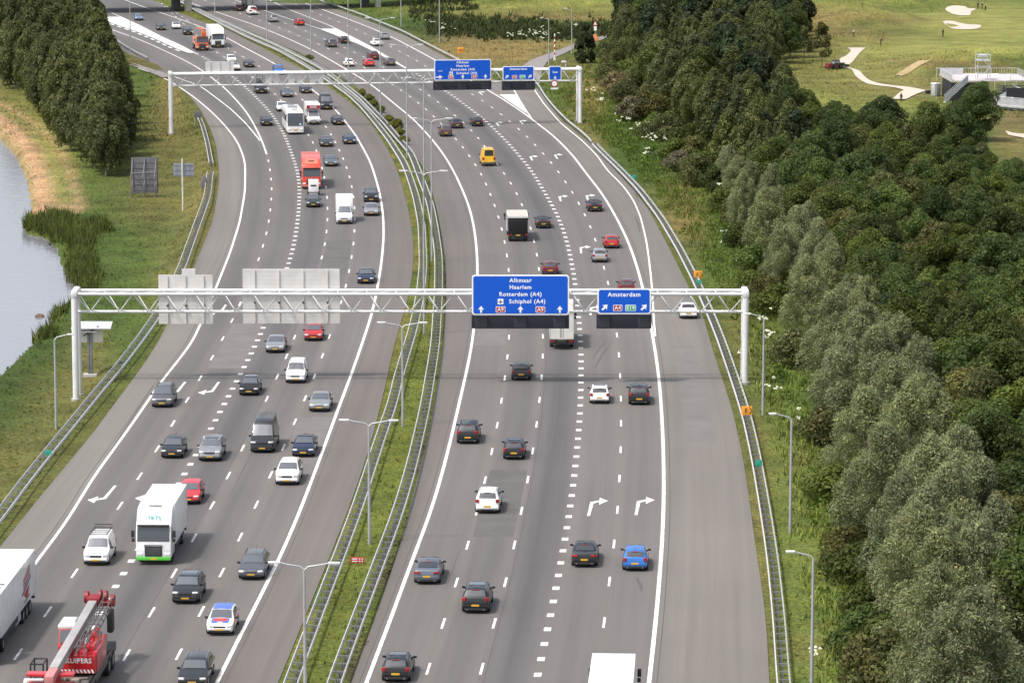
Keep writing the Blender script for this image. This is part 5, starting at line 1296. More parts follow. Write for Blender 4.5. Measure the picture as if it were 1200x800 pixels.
t = thing('direction_sign', 'small grey sign back on one tall cream post beside the wood', 'road sign', p, 0, 'sign backs standing on the canal side verge')
pn = MB().bevbox((.15,.1,5.4),(2.7,.07,1.75),.02)
for z in (4.75,5.4,6.05): pn.box((.15,.04,z),(2.65,.06,.07))
for x in (-.75,.35,1.0): pn.box((x,.04,5.4),(.07,.06,1.7))
obj('panel', pn.mesh('panel', dirty('blueish_sign_back',(.26,.28,.33),.6,.2,0,.15,.8)), t)
obj('post', MB().tube([(0,0,-.3),(0,0,6.9)],.13,10).mesh('post', dirty('cream_post',(.60,.56,.46),.6), True), t)
p = gp(232, 148)
t = thing('roadside_cabinet', 'small dark cabinet on two legs behind the guard rail near the far gantry leg', 'cabinet', p, 0)
obj('panel', MB().bevbox((0,0,1.9),(1.2,.15,1.0),.03).mesh('panel', SIGN_BACK_D, True), t)
for s in (-1,1): obj('leg', MB().tube([(s*.5,0,-.2),(s*.5,0,2.3)],.05,6).mesh('leg', GALV), t)
p = gp(239, 222)
t = thing('marker_board', 'small lens shaped grey marker back behind the canal side guard rail', 'road sign', p, 0)
obj('board', MB().tube([(0,0,0),(0,0,.4),(0,0,1.0),(0,0,1.6),(0,0,2.0)],[.1,.36,.46,.34,.06],12).mesh('board', SIGN_BACK_D, True), t)
t.scale = (1,.25,1)
obj('post', MB().tube([(0,.3,-.2),(0,.3,.4)],.05,6).mesh('post', GALVD), t)
def km_marker(x, y, label, H=1.6, mat=ORANGE_SIGN, w=1.0, txt='E', rz=0):
    p = gp(x, y); t = thing('marker_sign', label, 'marker sign', p, rz, 'orange emergency phone markers')
    obj('post', MB().tube([(0,.06,-.2),(0,.06,H)],.05,6).mesh('post', GALVD), t)
    pn = obj('panel', MB().bevbox((0,0,H),(w,.06,w*.85),.03).mesh('panel', mat, True), t)
    obj('lettering', text_mesh(txt, w*.5, BLACKP, .003, .02), pn, (-w*.08,-.036,H), (PI/2,0,0))
    flat('chevron', [(w*.22,H-w*.28),(w*.42,H),(w*.22,H+w*.28),(w*.30,H+w*.28),(w*.49,H),(w*.30,H-w*.28)], BLACKP, pn, -.036, .006)
km_marker(875, 497, 'orange square marker with an arrow beside the guard rail below the near gantry', 1.2, w=.95)
km_marker(818, 332, 'orange square marker with an arrow beside the guard rail above the near gantry', 1.0, w=.95)
km_marker(540, 66, 'orange marker above the far large blue sign', 1.2, w=1.25, txt='60')
def plate(x, y, label, w=.6, h=.5, H=1.0, mat=GREEN_SIGN):
    p = gp(x, y); t = thing('hectometre_sign', label, 'hectometre sign', p, 0, 'small green distance plates')
    obj('plate', MB().bevbox((0,0,H),(w,.04,h),.015).mesh('plate', mat, True), t)
    obj('post', MB().tube([(0,.05,-.1),(0,.05,H)],.035,6).mesh('post', GALVD), t)
plate(889, 556, 'small green plate on the guard rail of the wooded verge, lower one', .55, .5, .95)
plate(819, 340, 'small green plate under the orange marker above the near gantry', .55, .5, .85)
plate(57, 543, 'small green plate on the canal side guard rail', .5, .5, .9)
plate(743, 215, 'small green plate behind the curving guard rail near the bushes', .55, .5, .9)
p = gp(419, 662)
t = thing('warning_board', 'small red board with white marks standing in the median grass', 'road sign', p, 0)
obj('board', MB().bevbox((0,0,.38),(.95,.05,.42),.02).mesh('board', base_mat('red_board',(.50,.02,.03),.5), True), t)
mk = MB()
for z in (.30,.47): mk.box((-.2,-.03,z),(.38,.012,.08)).box((.15,-.03,z),(.10,.012,.09)).box((.34,-.03,z),(.10,.012,.09))
obj('white_marks', mk.mesh('white_marks', SIGN_WHITE), t)
obj('stake', MB().tube([(0,.05,-.1),(0,.05,.35)],.03,6).mesh('stake', GALVD), t)
# exit road: striped barrier pole and roadworks board
p = gp(650, 71)
t = thing('barrier_pole', 'red and white striped upright barrier pole beside the exit road', 'barrier', p, 0)
for k in range(10):
    obj('band', MB().tube([(0,0,k*.52),(0,0,(k+1)*.52)],.11,8).mesh('band', SIGN_RED if k % 2 == 0 else SIGN_WHITE, True), t)
obj('foot', MB().bevbox((0,0,.2),(.5,.5,.5),.06).mesh('foot', WHITE_STEEL, True), t)
p = gp(697.5, 49)
t = thing('roadworks_sign', 'red bordered triangle sign over an orange base beside the exit road', 'road sign', p, 0)
obj('base', MB().bevbox((0,0,.5),(1.5,.5,1.0),.1).bevbox((0,0,1.2),(.8,.3,.6),.06).mesh('base', base_mat('salmon_board',(.65,.25,.13),.6), True), t)
obj('post', MB().tube([(0,0,0),(0,0,4.4)],.05,6).mesh('post', GALV), t)
flat('triangle', [(-.55,3.4),(.55,3.4),(0,4.5)], SIGN_RED, t, -.08, .04); flat('triangle_face', [(-.36,3.5),(.36,3.5),(0,4.2)], SIGN_WHITE, t, -.1, .02)
flat('text_plate', [(-.3,2.3),(.3,2.3),(.3,3.2),(-.3,3.2)], SIGN_WHITE, t, -.08, .04)

# ------------------------------------------------------------------ bridge over the motorway (its deck is above the frame)
pA = at(219.5, 13.5); pB = at(442, 9.5)
t = thing('road_bridge', 'concrete bridge crossing the motorway at the top edge, its pier standing in the median', 'bridge', (pA.x, pA.y, 0), math.atan2(pB.y - pA.y, pB.x - pA.x))
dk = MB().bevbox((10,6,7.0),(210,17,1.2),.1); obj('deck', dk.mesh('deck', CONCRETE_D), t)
for s in (-1,1): obj('parapet', MB().bevbox((10,6+s*8.4,8.1),(210,.3,1.0),.05).mesh('parapet', CONCRETE), t)
for x in (0, (pB - pA).length):
    obj('pier', MB().bevbox((x+.2,0,3.2),(1.5 if x == 0 else 1.2,1.5,6.5),.1).mesh('pier', CONCRETE), t)
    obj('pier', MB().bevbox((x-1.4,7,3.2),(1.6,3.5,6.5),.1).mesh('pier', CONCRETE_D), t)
# ------------------------------------------------------------------ foliage
def leaf_mat(name, col, var=.35, hue=(1.2,1.06,.78), trans=.38):
    m = bpy.data.materials.new(name); m.use_nodes = True; nt = m.node_tree
    b = nt.nodes['Principled BSDF']; out = nt.nodes['Material Output']
    b.inputs['Roughness'].default_value = .65; b.inputs['Specular IOR Level'].default_value = .25
    at_ = nt.nodes.new('ShaderNodeAttribute'); at_.attribute_name = 'Col'
    oi = nt.nodes.new('ShaderNodeObjectInfo')
    def mul(a, b_, fac=None):
        x = nt.nodes.new('ShaderNodeMix'); x.data_type = 'RGBA'; x.blend_type = 'MULTIPLY'; x.inputs['Factor'].default_value = 1
        for s, v in (('A', a), ('B', b_)):
            if isinstance(v, tuple): x.inputs[s].default_value = (*v, 1)
            else: nt.links.new(v, x.inputs[s])
        if fac is not None: nt.links.new(fac, x.inputs['Factor'])
        return x.outputs['Result']
    c = mul(at_.outputs['Color'], col)
    r = nt.nodes.new('ShaderNodeMapRange'); r.inputs['To Min'].default_value = 1 - var; r.inputs['To Max'].default_value = 1 + var
    nt.links.new(oi.outputs['Random'], r.inputs['Value']); c = mul(c, r.outputs[0])
    r2 = nt.nodes.new('ShaderNodeMath'); r2.operation = 'FRACT'; r3 = nt.nodes.new('ShaderNodeMath'); r3.operation = 'MULTIPLY'; r3.inputs[1].default_value = 7.31
    nt.links.new(oi.outputs['Random'], r3.inputs[0]); nt.links.new(r3.outputs[0], r2.inputs[0])
    c = mul(c, hue, r2.outputs[0])
    nt.links.new(c, b.inputs['Base Color'])
    tr = nt.nodes.new('ShaderNodeBsdfTranslucent'); nt.links.new(c, tr.inputs['Color'])
    ms = nt.nodes.new('ShaderNodeMixShader'); ms.inputs['Fac'].default_value = trans
    nt.links.new(b.outputs[0], ms.inputs[1]); nt.links.new(tr.outputs[0], ms.inputs[2]); nt.links.new(ms.outputs[0], out.inputs['Surface'])
    return m
def leaf_cloud(rng, centres, radii, n, size, aspect=.55, droop=0.0, up=.35, spread=(.62,1.08), tone=(.6,1.4), warm=.12, zs=.85):
    """n leaf-sized rhombs over the surface of many overlapping clumps"""
    centres = np.array(centres); radii = np.array(radii)
    p = radii ** 2; p = p / p.sum(); k = rng.choice(len(radii), n, p=p)
    d = rng.normal(size=(n, 3)); d[:, 2] += up; d /= np.linalg.norm(d, axis=1)[:, None]
    r = radii[k] * rng.uniform(*spread, n) ** .8
    pos = centres[k] + d * r[:, None] * np.array((1, 1, zs))
    nrm = d + rng.normal(scale=.55, size=(n, 3)); nrm /= np.linalg.norm(nrm, axis=1)[:, None]
    a = rng.normal(size=(n, 3)); a[:, 2] -= droop * 2.5
    a -= (a * nrm).sum(1)[:, None] * nrm; a /= np.linalg.norm(a, axis=1)[:, None]
    b = np.cross(nrm, a); s = size * np.clip(np.exp(rng.normal(scale=.42, size=n)), .4, 2.4)[:, None]
    v = np.stack([pos - a*s, pos + b*s*aspect, pos + a*s, pos - b*s*aspect], 1).reshape(-1, 3)
    ct = rng.uniform(.78, 1.22, len(radii))[k]
    t = rng.uniform(*tone, n) * ct
    col = np.stack([t * (1 + warm * rng.normal(size=n)), t, t * (1 + warm * .8 * rng.normal(size=n))], 1)
    return v, np.clip(col, .1, 3)
def cloud_mesh(name, parts, mat):
    v = np.concatenate([p[0] for p in parts]); c = np.concatenate([p[1] for p in parts]); n = len(v) // 4
    me = bpy.data.meshes.new(name); me.vertices.add(4*n); me.vertices.foreach_set('co', v.astype(np.float32).ravel())
    me.loops.add(4*n); me.loops.foreach_set('vertex_index', np.arange(4*n, dtype=np.int32))
    me.polygons.add(n); me.polygons.foreach_set('loop_start', np.arange(n, dtype=np.int32) * 4); me.update()
    set_color(me, np.repeat(c, 4, 0)); me.materials.append(mat); return me
def trunk_mesh(rng, H, r, mat, limbs=5, lean=.06):
    m = MB(); pts = [(rng.normal()*lean*t*H*.3, rng.normal()*lean*t*H*.3, t*H*.8) for t in np.linspace(0, 1, 6)]; pts[0] = (0, 0, -.4)
    m.tube(pts, list(np.linspace(r, r*.3, 6)), 8)
    for i in range(limbs):
        z = H * rng.uniform(.28, .55); a = rng.uniform(0, 2*PI); l = H * rng.uniform(.08, .15)
        m.tube([(0,0,z), (math.cos(a)*l*.5, math.sin(a)*l*.5, z + l*.4), (math.cos(a)*l, math.sin(a)*l, z + l*.95)], [r*.42, r*.28, r*.1], 6)
    return m.mesh('trunk', mat, True)
def tree_kind(seed, H, R, mat, bark, n, size, shape='round', droop=0., tone=(.6,1.4), base=.22, blobs=34, blob=(.22,.38), warm=.10, up=.35, tr=.16, zs=.9):
    rng = np.random.default_rng(seed); cs, rs = [], []
    for i in range(blobs):
        f = rng.uniform(0, 1) ** (.8); z = H * (base + (1 - base - .06) * f)
        if shape == 'round': w = math.sin(PI * min(1, .18 + f * .80)) ** .75
        elif shape == 'flame': w = min(1, .55 + 1.7 * f) * (1 - f ** 2.5) + .10
        elif shape == 'cone': w = (1 - f) ** .8 * .95 + .08
        elif shape == 'column': w = min(1, .55 + f) * (1 - f ** 4) + .15
        else: w = (1 - f ** 2.2) * .9 + .14
        a = rng.uniform(0, 2 * PI); q = R * w * math.sqrt(rng.uniform(.05, 1)) * .82
        cs.append((q * math.cos(a), q * math.sin(a), z)); rs.append(R * rng.uniform(*blob) * (.75 + .35 * w))
    leafs = leaf_cloud(rng, cs, rs, n, size, .55 if droop < .5 else .35, droop, up, tone=tone, warm=warm, zs=zs)
    # stray sprays break the outline
    top = leaf_cloud(rng, [(c[0]*1.12, c[1]*1.12, c[2] + r*.55) for c, r in zip(cs, rs)], [r*.45 for r in rs], n // 7, size, .45, droop, .5, tone=tone, warm=warm, zs=zs)
    return dict(crown=cloud_mesh('crown', [leafs, top], mat), trunk=trunk_mesh(rng, H, tr, bark), H=H, R=R)
L_DARK = leaf_mat('leaf_dark_green', (.062,.092,.026)); L_MID = leaf_mat('leaf_mid_green', (.080,.114,.027)); L_SILV = leaf_mat('leaf_silver_willow', (.196,.220,.112), .14, (1.06,1.03,.88), .35)
L_BLACK = leaf_mat('leaf_blackish_green', (.030,.046,.020), .3); L_OLIVE = leaf_mat('leaf_olive', (.095,.105,.038), .3)
L_POP = leaf_mat('leaf_poplar', (.098,.116,.044), .2, (1.12,1.04,.8))
L_YEL = leaf_mat('leaf_yellow_green', (.16,.18,.035), .3); L_ROSE = leaf_mat('leaf_rosy_brush', (.165,.155,.095), .25)
BARK_POP = dirty('poplar_bark', (.26,.245,.21), .9, 0, 0, .4, 3)
KINDS = {
 'dark': [tree_kind(21+i, 10.5, 4.3, L_DARK, BARK, 24000, .115, 'round', 0, (.65,1.35), .2, 44, (.20,.36)) for i in range(3)],
 'mid': [tree_kind(31+i, 9.5, 4.0, L_MID, BARK, 24000, .115, 'round', 0, (.65,1.35), .2, 44, (.20,.36)) for i in range(3)],
 'olive': [tree_kind(36+i, 9.0, 3.8, L_OLIVE, BARK, 22000, .115, 'oval', 0, (.65,1.35), .2, 44, (.20,.36)) for i in range(2)],
 'willow': [tree_kind(41+i, 12.0, 3.9, L_SILV, BARK, 32000, .09, 'flame', .6, (.6,1.45), .06, 95, (.12,.24), .10, .35, .16, 1.7) for i in range(4)],
 'black': [tree_kind(51+i, 11.0, 4.2, L_BLACK, BARK, 8000, .24, 'round') for i in range(2)],
 'poplar': [tree_kind(61+i, 14.0, 3.8, L_POP, BARK_POP, 17000, .17, 'flame', .45, (.6,1.45), .12, 90, (.15,.28), tr=.2, zs=1.55) for i in range(3)],
 'conifer': [tree_kind(71, 5.5, 2.3, L_BLACK, BARK, 4500, .16, 'cone', .3, (.6,1.4), .05, 40, (.18,.3))],
 'young': [tree_kind(75, 8.5, 1.7, L_OLIVE, BARK, 2600, .15, 'oval', 0, (.6,1.3), .3, 22, (.28,.45), tr=.1)],
 'bush': [tree_kind(81+i, 2.6, 2.2, L_MID, BARK, 5500, .10, 'round', 0, (.6,1.4), .0, 16, (.35,.5), tr=.06) for i in range(2)],
 'dimbush': [tree_kind(85+i, 2.8, 2.4, L_OLIVE, BARK, 5500, .10, 'round', 0, (.6,1.4), .0, 16, (.35,.5), tr=.06) for i in range(2)],
 'rosy': [tree_kind(91, 2.6, 1.9, L_ROSE, BARK, 3800, .12, 'round', .3, (.55,1.4), .0, 18, (.32,.48), up=.6, tr=.06)],
 'medbush': [tree_kind(95, 1.3, .9, L_YEL, BARK, 1500, .10, 'round', 0, (.6,1.4), .0, 10, (.35,.5), tr=.03)],
}
RT = random.Random(3)
def plant(kind, p, label, group, name='tree', cat='tree', s=1.0, sz=None):
    k = RT.choice(KINDS[kind]); t = thing(name, label, cat, p, RT.uniform(0, 2 * PI), group)
    sx = s * RT.uniform(.9, 1.12); t.scale = (sx, sx, (sz or s) * RT.uniform(.92, 1.1))
    obj('trunk', k['trunk'], t); obj('crown', k['crown'], t); return t
def inside(x, y, poly):
    c = False; n = len(poly)
    for i in range(n):
        x1, y1 = poly[i]; x2, y2 = poly[(i + 1) % n]
        if (y1 > y) != (y2 > y) and x < (x2 - x1) * (y - y1) / (y2 - y1) + x1: c = not c
    return c
def scatter(poly_px, spacing, seed, jitter_tries=9000):
    P = [gp(x, y) for x, y in poly_px]; G = [(p.x, p.y) for p in P]
    x0, x1 = min(a for a, b in G), max(a for a, b in G); y0, y1 = min(b for a, b in G), max(b for a, b in G)
    rr = random.Random(seed); out = []
    for _ in range(jitter_tries):
        x, y = rr.uniform(x0, x1), rr.uniform(y0, y1)
        if not inside(x, y, G): continue
        sp = spacing(x, y) if callable(spacing) else spacing
        if all((x-a)**2 + (y-b)**2 > sp*sp for a, b in out): out.append((x, y))
    return out
LBL = {'dark': 'dark green broadleaf tree deep in the wood beside the departing lanes', 'mid': 'fresh green broadleaf tree deep in the wood beside the departing lanes', 'olive': 'olive green broadleaf tree deep in the wood beside the departing lanes',
       'black': 'blackish green tree at the far end of the wood beside the departing lanes', 'willow': 'silver grey willow along the edge of the wood beside the departing lanes', 'poplar': 'dusky poplar in the dense stand beside the canal'}
GRP = {k: 'trees of the wood beside the departing lanes, ' + k for k in LBL}; GRP['poplar'] = 'poplars in the stand beside the canal'
# silver willows along the front edge
WILL = [(858,270,.66),(900,285,.72),(935,325,.75),(958,365,.8),(1000,440,.85),(1025,480,.9),(1060,585,.9),(1105,690,.95),(1070,740,.95),(868,252,.72),(893,262,.7),(886,300,.78),(912,300,.72),(922,335,.82),(904,345,.75),(945,352,.8),(960,392,.85),(935,402,.85),(985,425,.85),(965,452,.92),(1000,470,.9),(978,510,.9),(1016,512,.95),(1040,500,.9),(1062,540,.95),(1030,560,.9),(1000,585,.85),(1050,610,.95),(1082,600,.95),(1020,640,.9),(1075,665,1.0),(1110,650,.95),(1045,705,.95),(1100,720,1.0),(1132,705,.95),(1060,775,.95),(1090,800,1.0),(1130,785,1.0),(1150,760,.95),(1085,860,.95),(1125,880,1.0),(1160,850,.95),(840,225,.6),(852,238,.65)]
for x, y, s in WILL: plant('willow', gp(x + 12, y), LBL['willow'], GRP['willow'], 'willow_tree', 'tree', s * 1.0, s * .86)
FOREST = [(745,88),(800,150),(848,205),(905,240),(935,285),(980,350),(1015,420),(1070,480),(1105,560),(1150,640),(1180,740),(1195,850),(1400,860),(1400,470),(1330,380),(1260,330),(1222,285),(1195,262),(1165,232),(1130,205),(1090,196),(1040,195),(1000,192),(960,180),(925,150),(895,118),(885,95),(930,72),(940,40),(925,18),(880,16),(830,20),(770,22),(728,45),(722,72)]
def fsp(x, y): return 4.6 if y < 380 else (5.4 if y < 520 else 6.4)
DEEP = scatter(FOREST, fsp, 8, 14000)
for X, Y in DEEP:
    x, y = px(X, Y, 0)
    if y < 60: k = 'black'
    elif x < 935 and y < 260: k = RT.choice(['poplar','poplar','dark','poplar','black'])
    else: k = RT.choice(['dark','dark','mid','dark','olive','mid'])
    s = RT.uniform(.72, 1.05)
    if x > 1125 and y < 320: s *= .8
    if k == 'poplar': s *= .86
    lb = LBL[k] if k != 'poplar' else 'dusky grey green tree at the bend end of the wood beside the departing lanes'
    plant(k, (X, Y, hgt(X, Y)), lb, GRP[k] if k != 'poplar' else 'dusky trees at the bend end of the wood', 'broadleaf_tree', 'tree', s)
# stand beside the canal
STAND = [(-70,40),(-10,70),(8,98),(40,118),(62,150),(92,190),(104,205),(132,213),(140,185),(138,150),(132,118),(124,96),(117,78),(108,62),(98,52),(60,40),(0,30)]
for X, Y in scatter(STAND, lambda x, y: 4.4 if y < 640 else 6.0, 5, 9000):
    plant('poplar', (X, Y, hgt(X, Y)), LBL['poplar'], GRP['poplar'], 'poplar_tree', 'tree', RT.uniform(.72, .95))
plant('conifer', gp(686, 74), 'lone dark conifer beside the exit road', None, 'conifer_tree', 'tree', 1.35)
plant('young', gp(963, 80), 'thin young tree next to the red tractor on the golf course', None, 'young_tree', 'tree', 1.0)
plant('young', gp(942, 72), 'thin young tree nearest the dark wood on the golf course', None, 'young_tree', 'tree', .9)
plant('dark', gp(1145, 165), 'dark round tree in front of the scaffold platform', None, 'broadleaf_tree', 'tree', .9)
# bushes on the verge
for x, y, k, s, l in [(720,112,'rosy',1.4,'rosy brown brush bush behind the far gantry leg, upper one'),(737,143,'rosy',1.5,'rosy brown brush bush behind the far gantry leg, lower one'),(795,201,'rosy',1.1,'rosy brown brush bush alone below the wood edge')]:
    plant(k, gp(x, y), l, None, 'brush_bush', 'bush', s)
BG = 'bushes on the verge between guard rail and wood'
BUSH = [(710,98,'dimbush',1.3),(745,112,'dimbush',1.5),(752,142,'dimbush',1.6),(770,165,'dimbush',1.4),(728,122,'dimbush',1.3),(785,190,'bush',1.2),(812,218,'dimbush',1.3),(715,85,'dimbush',1.3),(730,92,'bush',1.2),(748,100,'dimbush',1.4),(760,118,'bush',1.3),(752,128,'dimbush',1.3),(770,140,'dimbush',1.2),(778,158,'bush',1.2),(762,152,'bush',1.0),(790,175,'bush',1.1),(808,190,'dimbush',1.2),(818,208,'bush',1.2),(830,225,'bush',1.1),(838,250,'bush',1.0),(858,262,'dimbush',1.1),(862,290,'bush',1.0),(878,318,'bush',1.1),(872,345,'bush',.9),(890,360,'dimbush',1.0),(905,372,'bush',1.1),(912,400,'bush',1.0),(920,430,'dimbush',1.1),(935,455,'bush',1.1),(940,490,'bush',1.0),(955,520,'dimbush',1.0),(950,560,'bush',.9),(965,590,'bush',1.0),(985,625,'bush',1.0),(975,665,'dimbush',.9),(998,690,'bush',1.1),(1010,730,'bush',1.1),(1000,770,'bush',1.2),(1030,790,'bush',1.3),(1018,815,'dimbush',1.2),(1055,815,'bush',1.2),(920,345,'bush',1.0),(700,68,'dimbush',1.0),(712,60,'bush',1.0),(735,72,'dimbush',1.2)]
BUSH = [(x + (14 if y > 380 else 6), y, k, s) for x, y, k, s in BUSH if not (y > 380 and x < 960 and k == 'bush')]
for x, y, k, s in BUSH:
    plant(k, gp(x, y), 'rounded green bush on the rough verge between guard rail and wood' if k == 'bush' else 'rounded olive bush on the rough verge between guard rail and wood', BG + (', olive' if k == 'dimbush' else ''), 'bush', 'bush', s)
for i, (x, y) in enumerate([(362,72),(424,113),(432,119),(438,126),(446,133),(455,144),(460,152),(468,160),(473,170),(466,150)]):
    plant('medbush', gp(x, y), 'yellow green bush in the median beside the far gantry', 'yellow green bushes in the median', 'bush', 'bush', 1.0)

# ------------------------------------------------------------------ grass, reeds, flowers (nobody could count these)
def blades(name, X, Y, h, w, per, cols, lean=.35, mat=BLADEM, label=None, bright=(.7,1.35), n_seed=1):
    rng = np.random.default_rng(n_seed); n = len(X); Z = height(X, Y)
    N = n * per; ix = np.repeat(np.arange(n), per)
    bx = X[ix] + rng.normal(scale=.16, size=N) * h[ix] * 1.3; by = Y[ix] + rng.normal(scale=.16, size=N) * h[ix] * 1.3; bz = Z[ix] - .02
    a = rng.uniform(0, 2 * PI, N); hh = h[ix] * rng.uniform(.55, 1.25, N); ww = w * rng.uniform(.6, 1.4, N) * (h[ix] ** .5)
    lx, ly = rng.normal(scale=lean, size=N) * hh, rng.normal(scale=lean, size=N) * hh
    v = np.empty((N, 3, 3)); 
    v[:, 0] = np.stack([bx - np.cos(a)*ww, by - np.sin(a)*ww, bz], 1); v[:, 1] = np.stack([bx + np.cos(a)*ww, by + np.sin(a)*ww, bz], 1)
    v[:, 2] = np.stack([bx + lx, by + ly, bz + hh], 1)
    me = bpy.data.meshes.new(name); me.vertices.add(3*N); me.vertices.foreach_set('co', v.astype(np.float32).ravel())
    me.loops.add(3*N); me.loops.foreach_set('vertex_index', np.arange(3*N, dtype=np.int32))
    me.polygons.add(N); me.polygons.foreach_set('loop_start', np.arange(N, dtype=np.int32) * 3); me.update()
    c = cols[ix] * rng.uniform(*bright, N)[:, None] * np.stack([1 + .12*rng.normal(size=N), np.ones(N), np.ones(N)], 1)
    set_color(me, np.repeat(np.clip(c, .003, .8), 3, 0)); me.materials.append(mat)
    return stuff(obj(name, me), label)
rng = np.random.default_rng(9)
def verge_points(n, x0, x1, y0, y1):
    X = rng.uniform(x0, x1, n); Y = y0 + (y1 - y0) * rng.uniform(0, 1, n) ** 1.25
    x, y = px(X, Y, 0.0)
    ok = (x > -40) & (x < 1240) & (y > -20) & (y < 850)
    return X[ok], Y[ok]
def off_road(X, Y, m=.25):
    return ((X < LEFT_EDGE.xs(Y) - m) & (X > SHORE.xs(Y) + .2)) | ((X > MED_L.xs(Y) + m) & (X < MED_R.xs(Y) - m)) | (X > RIGHT_EDGE.xs(Y) + m)
def clumpy(X, Y, sc=.35, thr=0.0):
    return np.array([mnoise.noise((a*sc, b*sc, 3.3)) for a, b in zip(X, Y)]) > thr
# verges left and right of the motorway
X, Y = verge_points(120000, -75, 75, 200, 640); k = off_road(X, Y) & (X > -90)
X, Y = X[k], Y[k]; k = (X < RIGHT_EDGE.xs(Y) + 26); X, Y = X[k], Y[k]
k = np.random.default_rng(1).uniform(size=len(X)) < .8; X, Y = X[k], Y[k]
hh = np.where((X > RIGHT_EDGE.xs(Y) + 3.0) & (X > 0), rng.uniform(.3, .85, len(X)), rng.uniform(.08, .30, len(X)))
med = (X > MED_L.xs(Y)) & (X < MED_R.xs(Y)); hh = np.where(med, rng.uniform(.10, .30, len(X)), hh)
near = np.minimum(np.abs(X - RIGHT_EDGE.xs(Y)), np.abs(X - LEFT_EDGE.xs(Y))) < 1.4; hh = np.where(near, hh * .4, hh)
blades('verge_grass', X, Y, hh, .075, 5, vegcol(X, Y, height(X, Y)) * 1.45, label='rough uneven grass on the verges and in the median')
# far meadows
X, Y = verge_points(60000, -90, 150, 560, 1000); k = off_road(X, Y, .6); X, Y = X[k], Y[k]
k = (Y > 560) & (px(X, Y, 0)[0] < 770); X, Y = X[k], Y[k]; ex = px(X, Y, 0); k = ~((ex[0] > 590) & (np.abs(ex[1] - np.interp(ex[0], [604,612,620,635,664,696,728,742], [98,84,78,72,58,47,36,31])) < 6)); X, Y = X[k], Y[k]
blades('meadow_grass', X, Y, rng.uniform(.15, .5, len(X)), .13, 3, vegcol(X, Y, height(X, Y)) * 1.45, label='long meadow grass beyond the far gantry', n_seed=4)
# reeds along the canal
RX, RY = [], []
REED = np.array((.065,.090,.022))
for cx, cy, rx, ry, n in [(55,262,16,8,260),(75,272,16,9,340),(95,285,12,12,380),(98,305,10,12,300),(88,320,7,9,120),(60,362,14,7,120),(110,268,14,8,160),(70,256,14,5,160),(34,262,4,5,60),(50,390,10,7,80),(105,330,10,12,120)]:
    g = rng.normal(size=(n, 2)) * .62
    for a, b_ in g:
        p = at(cx + a*rx, cy + b_*ry, -1.6)
        if p.x > SHORE.x(p.y) - .6: RX.append(p.x); RY.append(p.y)
RX, RY = np.array(RX), np.array(RY)
blades('reeds', RX, RY, rng.uniform(.4, 1.4, len(RX)), .06, 11, np.tile(REED, (len(RX), 1)), .28, label='dark green reeds along the canal bank', n_seed=6)
# dark reed ditch behind the far signs
X, Y = [], []
for x0, x1, yc, sp, n in [(500,720,36,4.0,800),(560,690,41,3.5,400),(480,560,14,5,300),(500,640,27,4,260)]:
    for _ in range(n):
        p = at(rng.uniform(x0, x1), yc + rng.normal()*sp, 0); X.append(p.x); Y.append(p.y)
X, Y = np.array(X), np.array(Y); k = X > RIGHT_EDGE.xs(Y) + 2; X, Y = X[k], Y[k]
blades('ditch_reeds', X, Y, rng.uniform(.5, 1.5, len(X)), .14, 10, np.tile(np.array((.040,.056,.020)), (len(X), 1)), .35, label='dark reeds filling the ditch behind the far blue signs', n_seed=7)
# leafy weeds on the right verge and white umbels
WX, WY = [], []
wp = scatter([(648,108),(690,150),(725,185),(765,225),(800,275),(835,325),(862,380),(900,440),(925,510),(945,580),(962,680),(972,800),(1010,830),(1000,720),(975,620),(940,500),(905,410),(880,330),(850,255),(800,190),(760,140),(725,95),(690,80)], 1.15, 12, 9000)
W = np.array(wp); wz = height(W[:, 0], W[:, 1]); kk = np.array([mnoise.noise((a*.16, b*.16, 1.0)) for a, b in wp]) > -.05
W, wz = W[kk], wz[kk]
cl = leaf_cloud(np.random.default_rng(14), np.stack([W[:, 0], W[:, 1], wz + .25], 1), np.random.default_rng(15).uniform(.3, .75, len(W)), len(W) * 34, .105, .6, 0, .8, tone=(.6,1.5))
stuff(obj('weeds', cloud_mesh('weeds', [cl], leaf_mat('leaf_weeds', (.085,.135,.022), 0))), 'leafy weeds overgrowing the verge')
UMB = dirty('umbel_white', (.50,.51,.38), .9)
fl = MB(); rf = random.Random(4)
for cx, cy, n, sx, sy in [(693,112,10,5,3),(706,122,10,8,4),(730,145,16,12,5),(752,157,26,14,5),(762,168,16,10,5),(775,158,4,12,6),(755,190,7,8,5),(778,165,5,20,10),(822,178,4,5,3),(620,45,22,18,3),(635,42,18,12,3),(676,35,8,6,2),(612,46,10,8,2),(523,37,14,8,4),(505,30,9,6,3),(835,228,6,14,5),(852,290,5,12,8),(875,360,5,8,8),(895,388,9,8,10),(905,405,9,8,5),(935,498,4,8,6),(862,315,4,6,5),(955,790,5,6,5),(640,46,10,14,3),(600,48,8,6,2),(900,470,6,8,8),(870,420,5,6,8)]:
    for _ in range(max(2, int(n * .65))):
        p = gp(cx + rf.gauss(0, sx*.6), cy + rf.gauss(0, sy*.6))
        if p.x < RIGHT_EDGE.x(p.y) + 1.5: continue
        h = rf.uniform(.8, 1.5); q = rf.uniform(.07, .17)
        for _ in range(5):
            ox, oy, oz = rf.gauss(0, q), rf.gauss(0, q), rf.gauss(0, q*.5)
            a = rf.uniform(0, PI); s = q*.8
            fl.add([(p.x+ox-s, p.y+oy, p.z+h+oz), (p.x+ox, p.y+oy-s, p.z+h+oz-.05), (p.x+ox+s, p.y+oy, p.z+h+oz), (p.x+ox, p.y+oy+s, p.z+h+oz+.08)], [(0,1,2,3)])
